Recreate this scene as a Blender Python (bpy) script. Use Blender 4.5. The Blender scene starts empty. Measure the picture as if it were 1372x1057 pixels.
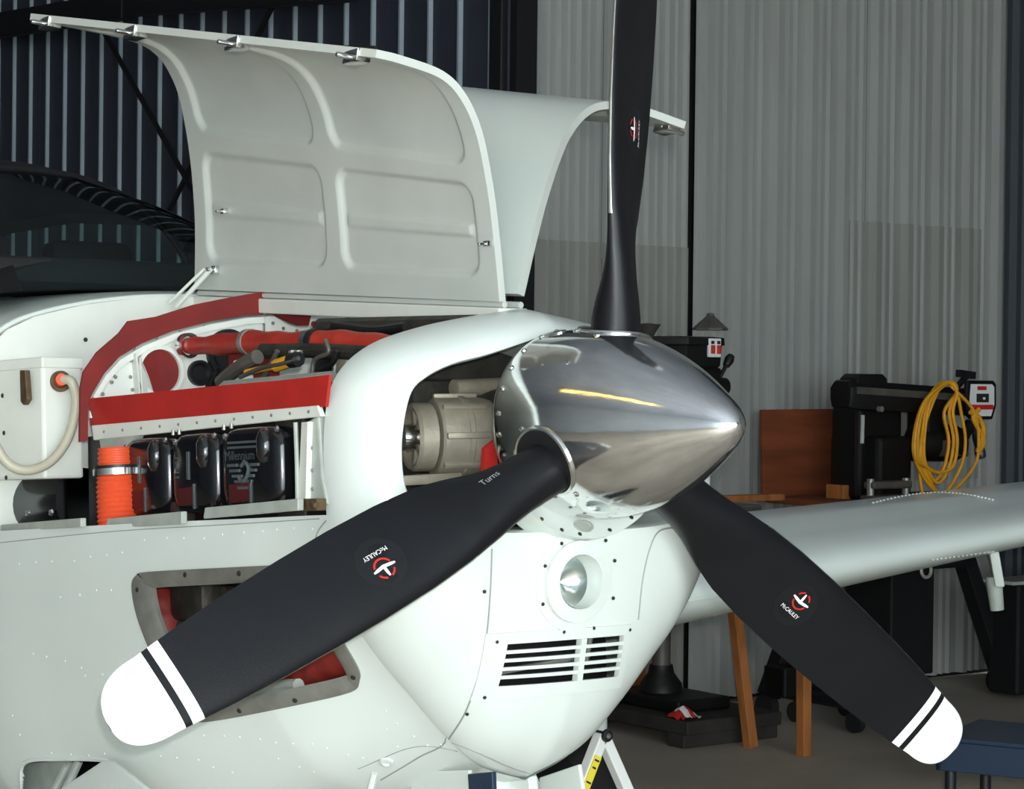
import bpy, bmesh, math, random
import numpy as np
from mathutils import Vector, Matrix
from mathutils.bvhtree import BVHTree

random.seed(4)
SC = bpy.context.scene
COL = SC.collection

# ------------------------------------------------------------------ frames
# aircraft frame: origin at the propeller hub, x to the nose, y to port, z up
HUB = 1.27
TH = 0.06198317
A3 = np.array([[math.cos(TH), 0, -math.sin(TH)], [0, 1, 0], [math.sin(TH), 0, math.cos(TH)]])
M = np.array([[0.60215692, -0.04652717, -0.79702087],
              [0.79795912, 0.00274868, 0.60270531],
              [-0.02585141, -0.99891324, 0.03878191]])       # camera axes in the aircraft frame
CP = np.array([2.86586116, -2.37851344, -0.07865913])        # camera position in the aircraft frame
FPX, CX, CY = 3000.0, 686.0, 528.5
def toW(P): return A3 @ np.array(P, float) + np.array([0, 0, HUB])
def ray(u, v): return M @ np.array([(u - CX) / FPX, (v - CY) / FPX, 1.0])
def at(u, v, ax, val):
    d = ray(u, v); t = (val - CP[ax]) / d[ax]; return CP + t * d
CW = toW(CP)
def wat(u, v, ax, val):
    d = A3 @ ray(u, v); t = (val - CW[ax]) / d[ax]; return CW + t * d

# ------------------------------------------------------------------ camera, sky, light, exposure
cam_d = bpy.data.cameras.new('camera'); cam = bpy.data.objects.new('camera', cam_d); COL.objects.link(cam)
cam_d.sensor_width = 36; cam_d.lens = FPX / 1372 * 36; cam_d.clip_start = 0.05; cam_d.clip_end = 200
_r, _u, _b = A3 @ M @ np.array([1, 0, 0]), A3 @ M @ np.array([0, -1, 0]), A3 @ M @ np.array([0, 0, -1])
mw = Matrix.Identity(4)
for i in range(3):
    mw[i][0], mw[i][1], mw[i][2], mw[i][3] = _r[i], _u[i], _b[i], CW[i]
cam.matrix_world = mw
SC.camera = cam

world = bpy.data.worlds.new('sky'); SC.world = world; world.use_nodes = True
bg = world.node_tree.nodes['Background']
bg.inputs['Color'].default_value = (0.84, 0.95, 1.0, 1)
bg.inputs['Strength'].default_value = 4.0
portal_d = bpy.data.lights.new('hangar_door_portal', 'AREA'); portal_d.shape = 'RECTANGLE'
portal_d.size, portal_d.size_y = 9.4, 4.0
portal_d.cycles.is_portal = True
portal = bpy.data.objects.new('hangar_door_portal', portal_d); COL.objects.link(portal)
portal.location = (8.0, -4.3, 2.0); portal.rotation_euler = (math.pi / 2, 0, math.pi / 2)
flash_d = bpy.data.lights.new('camera_flash', 'POINT'); flash_d.energy = 170; flash_d.shadow_soft_size = 0.02; flash_d.color = (0.96, 1.0, 0.98)
flash = bpy.data.objects.new('camera_flash', flash_d); COL.objects.link(flash)
flash.location = CW + _u * 0.06 + _r * 0.03 + _b * 0.02
vs = SC.view_settings
vs.view_transform = 'Standard'; vs.look = 'None'; vs.gamma = 1.0; vs.use_curve_mapping = False
vs.exposure = 0.85

# ------------------------------------------------------------------ materials
def lin(c): return tuple(((x / 255) / 12.92 if x / 255 < 0.04045 else ((x / 255 + 0.055) / 1.055) ** 2.4) for x in c)
MATS = {}
def mat(name, rgb, rough=0.5, metal=0.0, var=0.0, scale=8.0, bump=0.0, bscale=60.0, coat=0.0, emit=0.0, stretch=None, linear=False):
    m = bpy.data.materials.new(name); m.use_nodes = True
    nt = m.node_tree; b = nt.nodes['Principled BSDF']
    c = rgb if linear else lin(rgb)
    b.inputs['Base Color'].default_value = (*c, 1); b.inputs['Roughness'].default_value = rough
    b.inputs['Metallic'].default_value = metal
    if coat: b.inputs['Coat Weight'].default_value = coat; b.inputs['Coat Roughness'].default_value = 0.12
    if emit:
        b.inputs['Emission Color'].default_value = (*c, 1); b.inputs['Emission Strength'].default_value = emit
    if var or bump:
        tc = nt.nodes.new('ShaderNodeTexCoord'); mp = nt.nodes.new('ShaderNodeMapping')
        nt.links.new(tc.outputs['Object'], mp.inputs['Vector'])
        if stretch: mp.inputs['Scale'].default_value = stretch
    if var:
        n = nt.nodes.new('ShaderNodeTexNoise'); n.inputs['Scale'].default_value = scale; n.inputs['Detail'].default_value = 6
        nt.links.new(mp.outputs['Vector'], n.inputs['Vector'])
        r = nt.nodes.new('ShaderNodeValToRGB')
        lo = tuple(max(0, x * (1 - var)) for x in c); hi = tuple(min(1, x * (1 + var)) for x in c)
        r.color_ramp.elements[0].position = 0.3; r.color_ramp.elements[1].position = 0.7
        r.color_ramp.elements[0].color = (*lo, 1); r.color_ramp.elements[1].color = (*hi, 1)
        nt.links.new(n.outputs['Fac'], r.inputs['Fac']); nt.links.new(r.outputs['Color'], b.inputs['Base Color'])
    if bump:
        n2 = nt.nodes.new('ShaderNodeTexNoise'); n2.inputs['Scale'].default_value = bscale; n2.inputs['Detail'].default_value = 4
        nt.links.new(mp.outputs['Vector'], n2.inputs['Vector'])
        bp = nt.nodes.new('ShaderNodeBump'); bp.inputs['Strength'].default_value = bump; bp.inputs['Distance'].default_value = 0.01
        nt.links.new(n2.outputs['Fac'], bp.inputs['Height']); nt.links.new(bp.outputs['Normal'], b.inputs['Normal'])
    MATS[name] = m
    return m
WHITE = mat('white_paint', (219, 226, 220), 0.30, var=0.03, scale=3, coat=0.3)
INNER = mat('door_inner_paint', (200, 204, 198), 0.42, var=0.06, scale=5)
PRIMER = mat('bay_white', (225, 227, 218), 0.5, var=0.05, scale=9)
BLACKBLADE = mat('blade_black', (15, 16, 20), 0.42, var=0.12, scale=14, bump=0.05, bscale=300)
BLACKBLADE.node_tree.nodes['Principled BSDF'].inputs['Specular IOR Level'].default_value = 0.38
BLADEWHITE = mat('blade_white', (250, 250, 248), 0.45)
BLADEEDGE = mat('blade_edge_bare', (175, 175, 170), 0.35, 1.0, var=0.2, scale=40)
CHROME = mat('spinner_polished', (228, 228, 228), 0.10, 1.0, var=0.10, scale=6, stretch=(1, 6, 6), bump=0.015, bscale=25)
CHROME2 = mat('bright_metal', (215, 215, 212), 0.18, 1.0)
ALU = mat('bare_aluminium', (150, 150, 142), 0.45, 0.6, var=0.18, scale=20, bump=0.1, bscale=60)
GREYPAINT = mat('grey_paint', (170, 176, 168), 0.5, var=0.12, scale=25)
RED = mat('red_silicone', (176, 30, 24), 0.62, var=0.14, scale=12, bump=0.08, bscale=150)
DKRED = mat('dark_red_silicone', (120, 26, 22), 0.65, var=0.15, scale=12)
REDHOSE = mat('red_hose', (166, 46, 34), 0.45, var=0.12, scale=20, bump=0.15, bscale=60)
ORANGE = mat('orange_duct', (226, 84, 46), 0.5, var=0.10, scale=15)
GLOSSBLACK = mat('gloss_black', (14, 15, 18), 0.13, coat=0.5)
SATINBLACK = mat('satin_black', (22, 22, 24), 0.45, var=0.2, scale=18)
DECAL = mat('decal_black', (14, 15, 18), 0.4)
ENGINE = mat('engine_dark', (58, 55, 50), 0.55, 0.3, var=0.4, scale=18, bump=0.3, bscale=40)
CASTING = mat('cast_metal', (150, 142, 126), 0.5, 0.35, var=0.15, scale=22, bump=0.12, bscale=90)
BEIGEHOSE = mat('beige_hose', (186, 180, 160), 0.4, var=0.06)
YELLOW = mat('yellow_plastic', (226, 160, 30), 0.5, var=0.1, scale=20)
LABELYEL = mat('yellow_label', (232, 214, 62), 0.5, var=0.05)
WOOD = mat('bench_wood', (168, 104, 54), 0.6, var=0.3, scale=6, stretch=(4, 4, 0.6))
PLY = mat('plywood', (122, 62, 34), 0.6, var=0.25, scale=5, stretch=(1, 0.6, 5))
OLDWOOD = mat('oily_wood', (44, 40, 36), 0.75, var=0.3, scale=10, bump=0.3, bscale=30)
DARKIRON = mat('dark_iron', (20, 19, 19), 0.5, 0.3, var=0.3, scale=12)
GREYIRON = mat('grey_iron', (96, 92, 86), 0.5, 0.4, var=0.25, scale=14)
BLUE = mat('blue_paint', (30, 47, 68), 0.45, var=0.12, scale=6)
RUBBER = mat('rubber', (22, 22, 23), 0.8)
REDPLASTIC = mat('red_plastic', (196, 40, 36), 0.4)
WHITEPLASTIC = mat('white_plastic', (232, 232, 228), 0.4)
GREYWALL = mat('grey_wall_metal', (160, 162, 158), 0.5, 0.1, var=0.08, scale=2.5, stretch=(1, 3, 0.4))
GREYWALL2 = mat('grey_wall_metal_dull', (146, 146, 140), 0.55, 0.1, var=0.1, scale=2.5, stretch=(1, 3, 0.4))
SHADEWALL = mat('shaded_wall_metal', (56, 60, 72), 0.5, 0.1, var=0.12, scale=2)  # shade of the unlit wall put into the base colour
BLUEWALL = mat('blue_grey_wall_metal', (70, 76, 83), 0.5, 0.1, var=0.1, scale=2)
PALEWALL = mat('pale_wall_metal', (186, 192, 198), 0.5, var=0.05, scale=2)
BOUNCEAPRON = mat('bounce_apron_concrete', (196, 194, 188), 0.8, var=0.06, scale=0.5)  # pale so that it bounces sky light indoors
LITRIB = mat('lit_rib_paint', (150, 162, 172), 0.5, var=0.08, scale=3)  # door light on the rib flanks, put in as pale paint
STEELDARK = mat('dark_steel', (20, 20, 22), 0.6, 0.2)
CEIL = mat('roof_metal', (186, 194, 208), 0.55, 0.0, var=0.1, scale=1.5)
SEAM = mat('seam_dark', (150, 155, 149), 0.6)
HOLE = mat('screw_dark', (40, 38, 36), 0.5)
LAMP = mat('lamp_tube', (255, 214, 96), 0.5, emit=9)
SEAT = mat('cabin_dark', (16, 16, 18), 0.8)
CONC = mat('concrete', (180, 170, 156), 0.62, var=0.22, scale=1.6, bump=0.12, bscale=25)
RUST = mat('rusty_latch', (92, 74, 50), 0.6, 0.4, var=0.4, scale=40)
PLACARD = mat('grey_lettering', (150, 154, 156), 0.5)
DIMGREY = mat('dim_relief', (74, 82, 84), 0.4)
TAGRED = mat('tag_red', (74, 18, 22), 0.5)
DARKCHROME = mat('smoked_metal', (96, 98, 100), 0.16, 1.0)
def glass_mat(name, tint):
    m = bpy.data.materials.new(name); m.use_nodes = True; nt = m.node_tree
    for n in list(nt.nodes): nt.nodes.remove(n)
    o = nt.nodes.new('ShaderNodeOutputMaterial'); mx = nt.nodes.new('ShaderNodeMixShader')
    t = nt.nodes.new('ShaderNodeBsdfTransparent'); t.inputs['Color'].default_value = (*tint, 1)
    g = nt.nodes.new('ShaderNodeBsdfGlossy'); g.inputs['Roughness'].default_value = 0.02
    lw = nt.nodes.new('ShaderNodeLayerWeight'); lw.inputs['Blend'].default_value = 0.5
    pw = nt.nodes.new('ShaderNodeMath'); pw.operation = 'POWER'; pw.inputs[1].default_value = 4.0; nt.links.new(lw.outputs['Facing'], pw.inputs[0])
    f = nt.nodes.new('ShaderNodeMath'); f.operation = 'MULTIPLY_ADD'; f.inputs[1].default_value = 0.45; f.inputs[2].default_value = 0.04; nt.links.new(pw.outputs[0], f.inputs[0])
    nt.links.new(f.outputs[0], mx.inputs[0]); nt.links.new(t.outputs[0], mx.inputs[1]); nt.links.new(g.outputs[0], mx.inputs[2])
    nt.links.new(mx.outputs[0], o.inputs[0]); return m
GLASS = glass_mat('windshield_glass', (0.62, 0.74, 0.72))
LENS = glass_mat('lamp_lens', (0.9, 0.95, 0.95))

# ------------------------------------------------------------------ mesh helpers
def crom(P, k):
    P = [np.array(p, float) for p in P]; out = []
    for i in range(len(P) - 1):
        p0 = P[i - 1] if i > 0 else 2 * P[0] - P[1]
        p3 = P[i + 2] if i + 2 < len(P) else 2 * P[-1] - P[-2]
        p1, p2 = P[i], P[i + 1]
        for j in range(k):
            t = j / k
            out.append(0.5 * (2 * p1 + (p2 - p0) * t + (2 * p0 - 5 * p1 + 4 * p2 - p3) * t * t + (3 * p1 - p0 - 3 * p2 + p3) * t ** 3))
    out.append(P[-1]); return out
def unit(v):
    v = np.array(v, float); n = np.linalg.norm(v); return v / n if n > 1e-12 else v
def basis(d):
    d = unit(d); a = np.array([0, 0, 1.0]) if abs(d[2]) < 0.9 else np.array([1.0, 0, 0])
    e1 = unit(np.cross(a, d)); return d, e1, np.cross(d, e1)

class G:
    def __init__(s): s.v = []; s.f = []; s.m = []; s.cur = 0
    def add(s, vs, fs):
        o = len(s.v); s.v += [tuple(map(float, v)) for v in vs]
        s.f += [tuple(i + o for i in f) for f in fs]; s.m += [s.cur] * len(fs); return s
    def grid(s, rows, closed=False, caps=False):
        n = len(rows[0]); vs = [p for r in rows for p in r]; fs = []
        for i in range(len(rows) - 1):
            for j in range(n if closed else n - 1):
                k = (j + 1) % n
                fs.append((i * n + j, i * n + k, (i + 1) * n + k, (i + 1) * n + j))
        if caps:
            fs.append(tuple(reversed(range(n)))); fs.append(tuple((len(rows) - 1) * n + j for j in range(n)))
        return s.add(vs, fs)
    def box(s, c, size, ax=None):
        c = np.array(c, float); h = np.array(size, float) / 2
        ax = np.eye(3) if ax is None else np.array(ax, float)
        vs = [c + ax[0] * h[0] * a + ax[1] * h[1] * b + ax[2] * h[2] * d for a in (-1, 1) for b in (-1, 1) for d in (-1, 1)]
        return s.add(vs, [(0, 1, 3, 2), (4, 6, 7, 5), (0, 4, 5, 1), (2, 3, 7, 6), (0, 2, 6, 4), (1, 5, 7, 3)])
    def bar(s, p, q, w, h, up=(0, 0, 1)):
        p, q = np.array(p, float), np.array(q, float); d = unit(q - p); e = unit(np.cross(up, d)); u = np.cross(d, e)
        return s.box((p + q) / 2, (np.linalg.norm(q - p), w, h), (d, e, u))
    def tube(s, pts, r, n=10, cap=True, closed=False):
        pts = [np.array(p, float) for p in pts]; rows = []; N = len(pts)
        R = r if hasattr(r, '__len__') else [r] * N
        d = unit(pts[1] - pts[0]); _, e1, e2 = basis(d)
        for i in range(N):
            t = unit(pts[min(i + 1, N - 1)] - pts[max(i - 1, 0)])
            e1 = unit(e1 - t * (e1 @ t)); e2 = np.cross(t, e1)
            rows.append([pts[i] + R[i] * (math.cos(a) * e1 + math.sin(a) * e2) for a in [2 * math.pi * k / n for k in range(n)]])
        return s.grid(rows, closed=True, caps=cap)
    def lathe(s, prof, o, d, n=24, cap=True):
        d, e1, e2 = basis(d); o = np.array(o, float)
        rows = [[o + d * x + max(r, 1e-5) * (math.cos(a) * e1 + math.sin(a) * e2) for a in [2 * math.pi * k / n for k in range(n)]] for x, r in prof]
        return s.grid(rows, closed=True, caps=cap)
    def prism(s, poly, vec):
        n = len(poly); vec = np.array(vec, float)
        vs = [np.array(p, float) for p in poly] + [np.array(p, float) + vec for p in poly]
        fs = [tuple(range(n)), tuple(reversed(range(n, 2 * n)))] + [(i, n + i, n + (i + 1) % n, (i + 1) % n) for i in range(n)]
        return s.add(vs, fs)
    def strip(s, a, b, vec):            # slab between two polylines, thickness vec
        vec = np.array(vec, float); rows = []
        for p, q in zip(a, b):
            p, q = np.array(p, float), np.array(q, float); rows.append([p, q, q + vec, p + vec])
        return s.grid(rows, closed=True, caps=True)
    def make(s, name, mats, parent=None, smooth=True, local=True, bevel=0.0, sharp=35, seg=2):
        me = bpy.data.meshes.new(name)
        V = [toW(v) for v in s.v] if local else s.v
        me.from_pydata([tuple(v) for v in V], [], s.f)
        mats = mats if isinstance(mats, (list, tuple)) else [mats]
        for m in mats: me.materials.append(m)
        if len(mats) > 1: me.polygons.foreach_set('material_index', s.m)
        bm = bmesh.new(); bm.from_mesh(me)
        bmesh.ops.recalc_face_normals(bm, faces=bm.faces[:])
        if bevel:
            ed = [e for e in bm.edges if len(e.link_faces) == 2 and e.calc_face_angle(0) > math.radians(30)]
            bmesh.ops.bevel(bm, geom=ed, offset=bevel, segments=seg, profile=0.5, affect='EDGES', clamp_overlap=True)
        bm.to_mesh(me); bm.free()
        if smooth:
            me.polygons.foreach_set('use_smooth', [True] * len(me.polygons))
            me.set_sharp_from_angle(angle=math.radians(sharp))
        o = bpy.data.objects.new(name, me); COL.objects.link(o)
        if parent is not None:
            o.parent = parent; o.matrix_parent_inverse = parent.matrix_basis.inverted()
        return o
def thing(name, label, cat, loc=(0, 0, 0), group=None):
    o = bpy.data.objects.new(name, None); COL.objects.link(o); o.location = loc; o.empty_display_size = 0.1
    o['label'] = label; o['category'] = cat
    if group: o['group'] = group
    return o
def tag(o, label, cat, group=None):
    o['label'] = label; o['category'] = cat
    if group: o['group'] = group
    return o
def W(): return dict(local=False)
def bvh_of(g): return BVHTree.FromPolygons([Vector(v) for v in g.v], g.f)
def hit(u, v, b, off=0.0):
    d = Vector(ray(u, v)).normalized(); h = b.ray_cast(Vector(CP), d)
    if h[0] is None: return None
    n = h[1] if h[1].dot(d) < 0 else -h[1]
    return np.array(h[0] + n * off), np.array(n)
def inside(p, poly):
    x, y = p; c = False; n = len(poly); j = n - 1
    for i in range(n):
        xi, yi = poly[i]; xj, yj = poly[j]
        if (yi > y) != (yj > y) and x < (xj - xi) * (y - yi) / (yj - yi) + xi: c = not c
        j = i
    return c
def textmesh(txt, size):
    cu = bpy.data.curves.new('lettering', 'FONT'); cu.body = txt; cu.size = size; cu.align_x = 'CENTER'; cu.align_y = 'CENTER'
    cu.resolution_u = 2
    o = bpy.data.objects.new('lettering', cu); COL.objects.link(o)
    me = o.evaluated_get(bpy.context.evaluated_depsgraph_get()).to_mesh()
    vs = [(v.co.x, v.co.y) for v in me.vertices]; fs = [tuple(p.vertices) for p in me.polygons]
    bpy.data.objects.remove(o); bpy.data.curves.remove(cu)
    return vs, fs

# ------------------------------------------------------------------ hangar shell (world frame)
def struct(o): o['kind'] = 'structure'; return o
WX, WY, RY = -4.05, 2.80, 5.69       # back wall plane, left wall plane, right wall plane
g = G(); g.box((12, -4, -0.05), (50, 60, 0.1)); floor = struct(g.make('floor', CONC, smooth=False, local=False))
g = G(); g.box((-2, -1.6, 4.65), (20.2, 15, 0.1)); g2 = G(); g2.box((24, -4, -0.045), (31.8, 60, 0.1)); apron = struct(g2.make('bounce_apron', BOUNCEAPRON, smooth=False, local=False))  # ceiling; unseen pale ground added outside to bounce light onto roof and spinner
ceiling = struct(g.make('ceiling', CEIL, smooth=False, local=False))

def corrugated(a, b, base, n, z0, z1, pitch, ribs, tilt=0.0):
    """sheet profile between a and b along an axis; n = outward normal, ribs = [(offset, foot, top, height)]"""
    a, b, n = np.array(a, float), np.array(b, float), np.array(n, float)
    Lg = np.linalg.norm(b - a); d = (b - a) / Lg; prof = [(0, 0)]
    s0 = 0.0
    while s0 < Lg - 1e-6:
        for off, foot, top, h in ribs:
            c = s0 + off
            if c - foot / 2 < prof[-1][0] or c + foot / 2 > Lg: continue
            prof += [(c - foot / 2, 0), (c - top / 2, h), (c + top / 2, h), (c + foot / 2, 0)]
        s0 += pitch
    prof.append((Lg, 0))
    rows = []
    for z in (z0, z1):
        rows.append([a + d * s + n * (h + base) + np.array([0, 0, z]) for s, h in prof])
    gg = G(); gg.grid(rows); return gg
MAJOR = [(0.05, 0.056, 0.026, 0.034), (0.1167, 0.026, 0.008, 0.016), (0.165, 0.026, 0.008, 0.016)]
MINOR = [(0.035, 0.026, 0.006, 0.016), (0.085, 0.018, 0.005, 0.010)]
g = G(); g.box((WX - 0.06, (WY + RY) / 2, 2.3), (0.08, RY - WY, 4.6)); wall_back = struct(g.make('wall_back', STEELDARK, smooth=False, local=False))
ySlit = float(wat(924, 300, 0, WX)[1])
zLap = float(wat(850, 328, 0, WX)[2])
edgesA = np.linspace(WY + 0.02, ySlit - 0.012, 3)
for i in range(2):
    p0, p1 = edgesA[i], edgesA[i + 1] - 0.002
    corrugated((WX, p0, 0), (WX, p1, 0), 0.004, (1, 0, 0), zLap - 0.06, 4.6, 0.1, MINOR).make('wall_panel', GREYWALL, wall_back, False, False)
    corrugated((WX, p0, 0), (WX, p1, 0), 0.010, (1, 0, 0), 0.02, zLap, 0.1, MINOR).make('wall_panel', GREYWALL2, wall_back, False, False)
y = ySlit + 0.012; k = 0
zL2 = float(wat(1200, 300, 0, WX)[2])
while y < RY - 0.05:
    y1 = min(y + 1.0, RY)
    corrugated((WX, y, 0), (WX, y1 - 0.002, 0), 0.012, (1, 0, 0), 0.02, 4.6, 0.2, MAJOR).make('wall_panel', GREYWALL, wall_back, False, False)
    y = y1
# patch sheet lapped over the lower right of the wall
ya, yb = float(wat(1128, 300, 0, WX)[1]), float(wat(1316, 300, 0, WX)[1])
gg = corrugated((WX, ya, 0), (WX, yb, 0), 0.016, (1, 0, 0), 0.9, zL2, 0.2, [((o + 0.2 - (ya - ySlit - 0.012) % 0.2) % 0.2, f, t, h) for o, f, t, h in MAJOR])
gg.make('wall_panel', GREYWALL2, wall_back, False, False)
# left wall: shade painted into dark sheets, door light into pale rib strips
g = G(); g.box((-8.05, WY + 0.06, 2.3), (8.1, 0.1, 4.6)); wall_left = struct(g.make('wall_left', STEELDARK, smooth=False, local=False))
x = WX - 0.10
rib_ob = None; xs = []
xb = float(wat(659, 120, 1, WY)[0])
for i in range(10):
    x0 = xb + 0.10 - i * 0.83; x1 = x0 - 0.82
    g = G(); g.box(((x0 + x1) / 2, WY + 0.005, 2.3), (0.822, 0.012, 4.56)); pn = g.make('wall_panel', SHADEWALL, wall_left, False, False)
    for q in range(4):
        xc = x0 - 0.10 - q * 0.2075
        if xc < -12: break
        if rib_ob is None:
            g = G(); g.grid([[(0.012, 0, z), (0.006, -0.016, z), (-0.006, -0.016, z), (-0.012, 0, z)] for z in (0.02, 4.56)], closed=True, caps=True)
            rib_ob = g.make('lit_rib', LITRIB, None, False, False)
            o = rib_ob
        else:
            o = rib_ob.copy(); COL.objects.link(o)
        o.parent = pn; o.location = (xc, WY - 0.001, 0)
# dark corner post and sheets of the other walls
g = G(); g.box((WX - 0.03, WY - 0.02, 2.3), (0.08, 0.03, 4.6)); struct(g.make('trim_1', STEELDARK, smooth=False, local=False, bevel=0.006))
g = G(); g.box((2.0, RY + 0.06, 2.3), (12.1, 0.08, 4.6)); wall_right = struct(g.make('wall_right', STEELDARK, smooth=False, local=False))
for i in range(6):
    corrugated((WX + 2 * i, RY, 0), (WX + 2 * i + 1.998, RY, 0), 0.0, (0, -1, 0), 0.02, 4.6, 0.2, MAJOR).make('wall_panel', BLUEWALL if i == 0 else GREYWALL2, wall_right, False, False)
g = G(); g.box((-12.05, -3.1, 2.3), (0.1, 12, 4.6)); struct(g.make('wall_rear', SHADEWALL, smooth=False, local=False))
g = G(); g.box((-2, -9.05, 2.3), (20, 0.1, 4.6)); struct(g.make('wall_starboard', PALEWALL, smooth=False, local=False))
g = G(); g.box((8.0, -1.6, 4.3), (0.12, 15, 0.6)); g.box((8.0, 3.1, 2.3), (0.10, 5.0, 4.6)); struct(g.make('wall_front_blocker', GREYWALL2, smooth=False, local=False))  # door header, plus unseen solid panel added to cut light on the chin

# roof truss and wall bracing in front of the dark wall
tb = thing('roof_truss', 'black steel roof truss chord above the dark ribbed wall', 'truss', (-7.0, 2.62, 3.1))
a, b, c = wat(-60, 44, 1, 2.62), wat(170, 7, 1, 2.62), wat(470, -16, 1, 2.62)
g = G(); g.bar(a, b, 0.06, 0.13); g.make('truss_chord', STEELDARK, tb, False, False, bevel=0.004)
g = G(); g.bar(b - (b - c) * 0.02, c, 0.06, 0.11); g.make('truss_chord', STEELDARK, tb, False, False, bevel=0.004)
g = G(); g.bar(a + np.array([0, 0, 1.0]), a, 0.06, 0.06, (0, 1, 0)); g.make('truss_web', STEELDARK, tb, False, False)
g = G(); g.bar(c, (c[0], c[1], 4.6), 0.06, 0.06, (0, 1, 0)); g.make('truss_web', STEELDARK, tb, False, False)
for lab, q0, q1 in (('thin dark brace rod slanting down from the truss towards the cowl door', (118, 5), (300, 330)),
                    ('thin dark brace rod rising past the top edge of the cowl door', (392, -45), (225, 285))):
    g = G(); p, q = wat(*q0, 1, 2.68), wat(*q1, 1, 2.70); g.tube([p, q], 0.013, 8)
    tag(g.make('brace_rod', STEELDARK, local=False), lab, 'rod', 'cross brace rods on the dark wall')
lt = thing('tube_lamp', 'long warm yellow fluorescent lamp under the roof', 'lamp', (-1.05, -4.1, 4.3))
g = G(); g.box((-1.05, -4.1, 4.34), (3.5, 0.18, 0.07)); g.make('housing', WHITEPLASTIC, lt, False, False, bevel=0.01)
g = G(); g.tube([(-2.7, -4.1, 4.27), (0.6, -4.1, 4.27)], 0.02, 12); g.make('tube', LAMP, lt, True, False)
for xx in (-2.6, 0.5):
    g = G(); g.tube([(xx, -4.1, 4.36), (xx, -4.1, 4.6)], 0.008, 6); g.make('hanger', STEELDARK, lt, True, False)

# ================================================================== AIRPLANE (aircraft frame)
plane = thing('airplane', 'white light airplane with open cowl doors and three-blade black propeller', 'airplane', (0, 0, 0))
P = plane
# ---- section curves (half, y positive; mirrored)
S = [(0, .224), (.11, .207), (.205, .188), (.297, .160), (.357, .121), (.388, .071), (.40, -.015), (.397, -.126), (.392, -.22), (.352, -.30), (.30, -.37), (.24, -.435), (.175, -.503), (.10, -.565), (0, -.60)]
MO = [(0, .176), (.075, .155), (.15, .135), (.22, .119), (.275, .096), (.307, .066), (.325, -.01), (.32, -.085), (.30, -.122), (.26, -.146), (.21, -.158), (.16, -.163), (.11, -.165), (.055, -.166), (0, -.166)]
XM = [-.158, -.152, -.15, -.15, -.15, -.15, -.15, -.15, -.135, -.118, -.10, -.095, -.092, -.09, -.09]
XS = [-.27] * 9 + [-.275, -.28, -.285, -.29, -.295, -.30]
K = 7
Sd = crom([(y, z, x) for (y, z), x in zip(S, XS)], K); Md = crom([(y, z, x) for (y, z), x in zip(MO, XM)], K)
def full(half):                        # half = list of (y,z,x), y>=0 -> closed ring of (x,y,z), starboard first
    st = [(p[2], -p[0], p[1]) for p in half]; po = [(p[2], p[0], p[1]) for p in half]
    return st + po[::-1][1:-1]
rings = []
for q, (dx, k) in enumerate([(-.22, .955), (-.10, .96), (-.03, .965), (-.008, .982)]):
    rings.append(full([np.array([p[0] * k, p[1] * k if p[1] > 0 else p[1] + (1 - k) * .15, p[2] + dx]) for p in Md]))
NR = 80
for i in range(NR + 1):
    t = i / NR; a = t * math.pi / 2; row = []
    for m, s in zip(Md, Sd):
        yz = m[:2] + (s[:2] - m[:2]) * math.sin(a); x = m[2] + (s[2] - m[2]) * (1 - math.cos(a))
        row.append(np.array([yz[0], yz[1], x]))
    rings.append(full(row))
bowl = G(); bowl.grid(rings, closed=True)
bowl_b = bvh_of(bowl)
# grille opening (pixel outline -> y,z on the chin)
def onb(q, off=0.0): return hit(q[0], q[1], bowl_b, off)[0]
GRC = [(679, 862), (834, 850), (826, 905), (667, 918)]     # corners of the louvre field
gr3 = [onb(q) for q in GRC]
gpoly = [(p[1], p[2]) for p in gr3]
lamp_c = onb((771, 779)); lampR = 0.060; _gc = np.mean(gpoly, axis=0); gcut = [tuple(_gc + (np.array(p) - _gc) * np.array([1.08, 1.32])) for p in gpoly]
def facec(g_, f): return np.mean([g_.v[i] for i in f], axis=0)
keep = []
for f in bowl.f:
    c = facec(bowl, f)
    if c[0] > -.26 and (inside((c[1], c[2]), gcut) or math.hypot(c[1] - lamp_c[1], c[2] - lamp_c[2]) < lampR): continue
    keep.append(f)
bowl2 = G(); bowl2.v = bowl.v; bowl2.f = keep; bowl2.m = [0] * len(keep)
nose = bowl2.make('nose_bowl', WHITE, P, sharp=60)
# ---- chin details
def polyline(qs, b, off, k=6):
    pts = crom([np.array(q + (0,)) for q in qs], k); out = []
    for p in pts:
        h = hit(p[0], p[1], b, off)
        if h: out.append(h[0])
    return out
def seam(qs, b, parent, name='panel_seam', r=.0016, m=None):
    pts = polyline(qs, b, 0.0)
    if len(pts) > 2: g = G(); g.tube(pts, r, 6); return g.make(name, m or SEAM, parent)
seam([(659, 735), (657, 790), (652, 850), (641, 905), (623, 955), (600, 992)], bowl_b, nose)
seam([(912, 706), (884, 711), (871, 733), (861, 775), (855, 830)], bowl_b, nose)
seam([(600, 992), (640, 1008), (690, 1030), (735, 1042)], bowl_b, nose)
def conf(y, z, off=0.0):               # point on the bowl looking along -x at (y, z)
    h = bowl_b.ray_cast(Vector((1, y, z)), Vector((-1, 0, 0)))
    p, n = h[0], h[1]
    if n.x < 0: n = -n
    return np.array(p + n * off), np.array(n)
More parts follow.
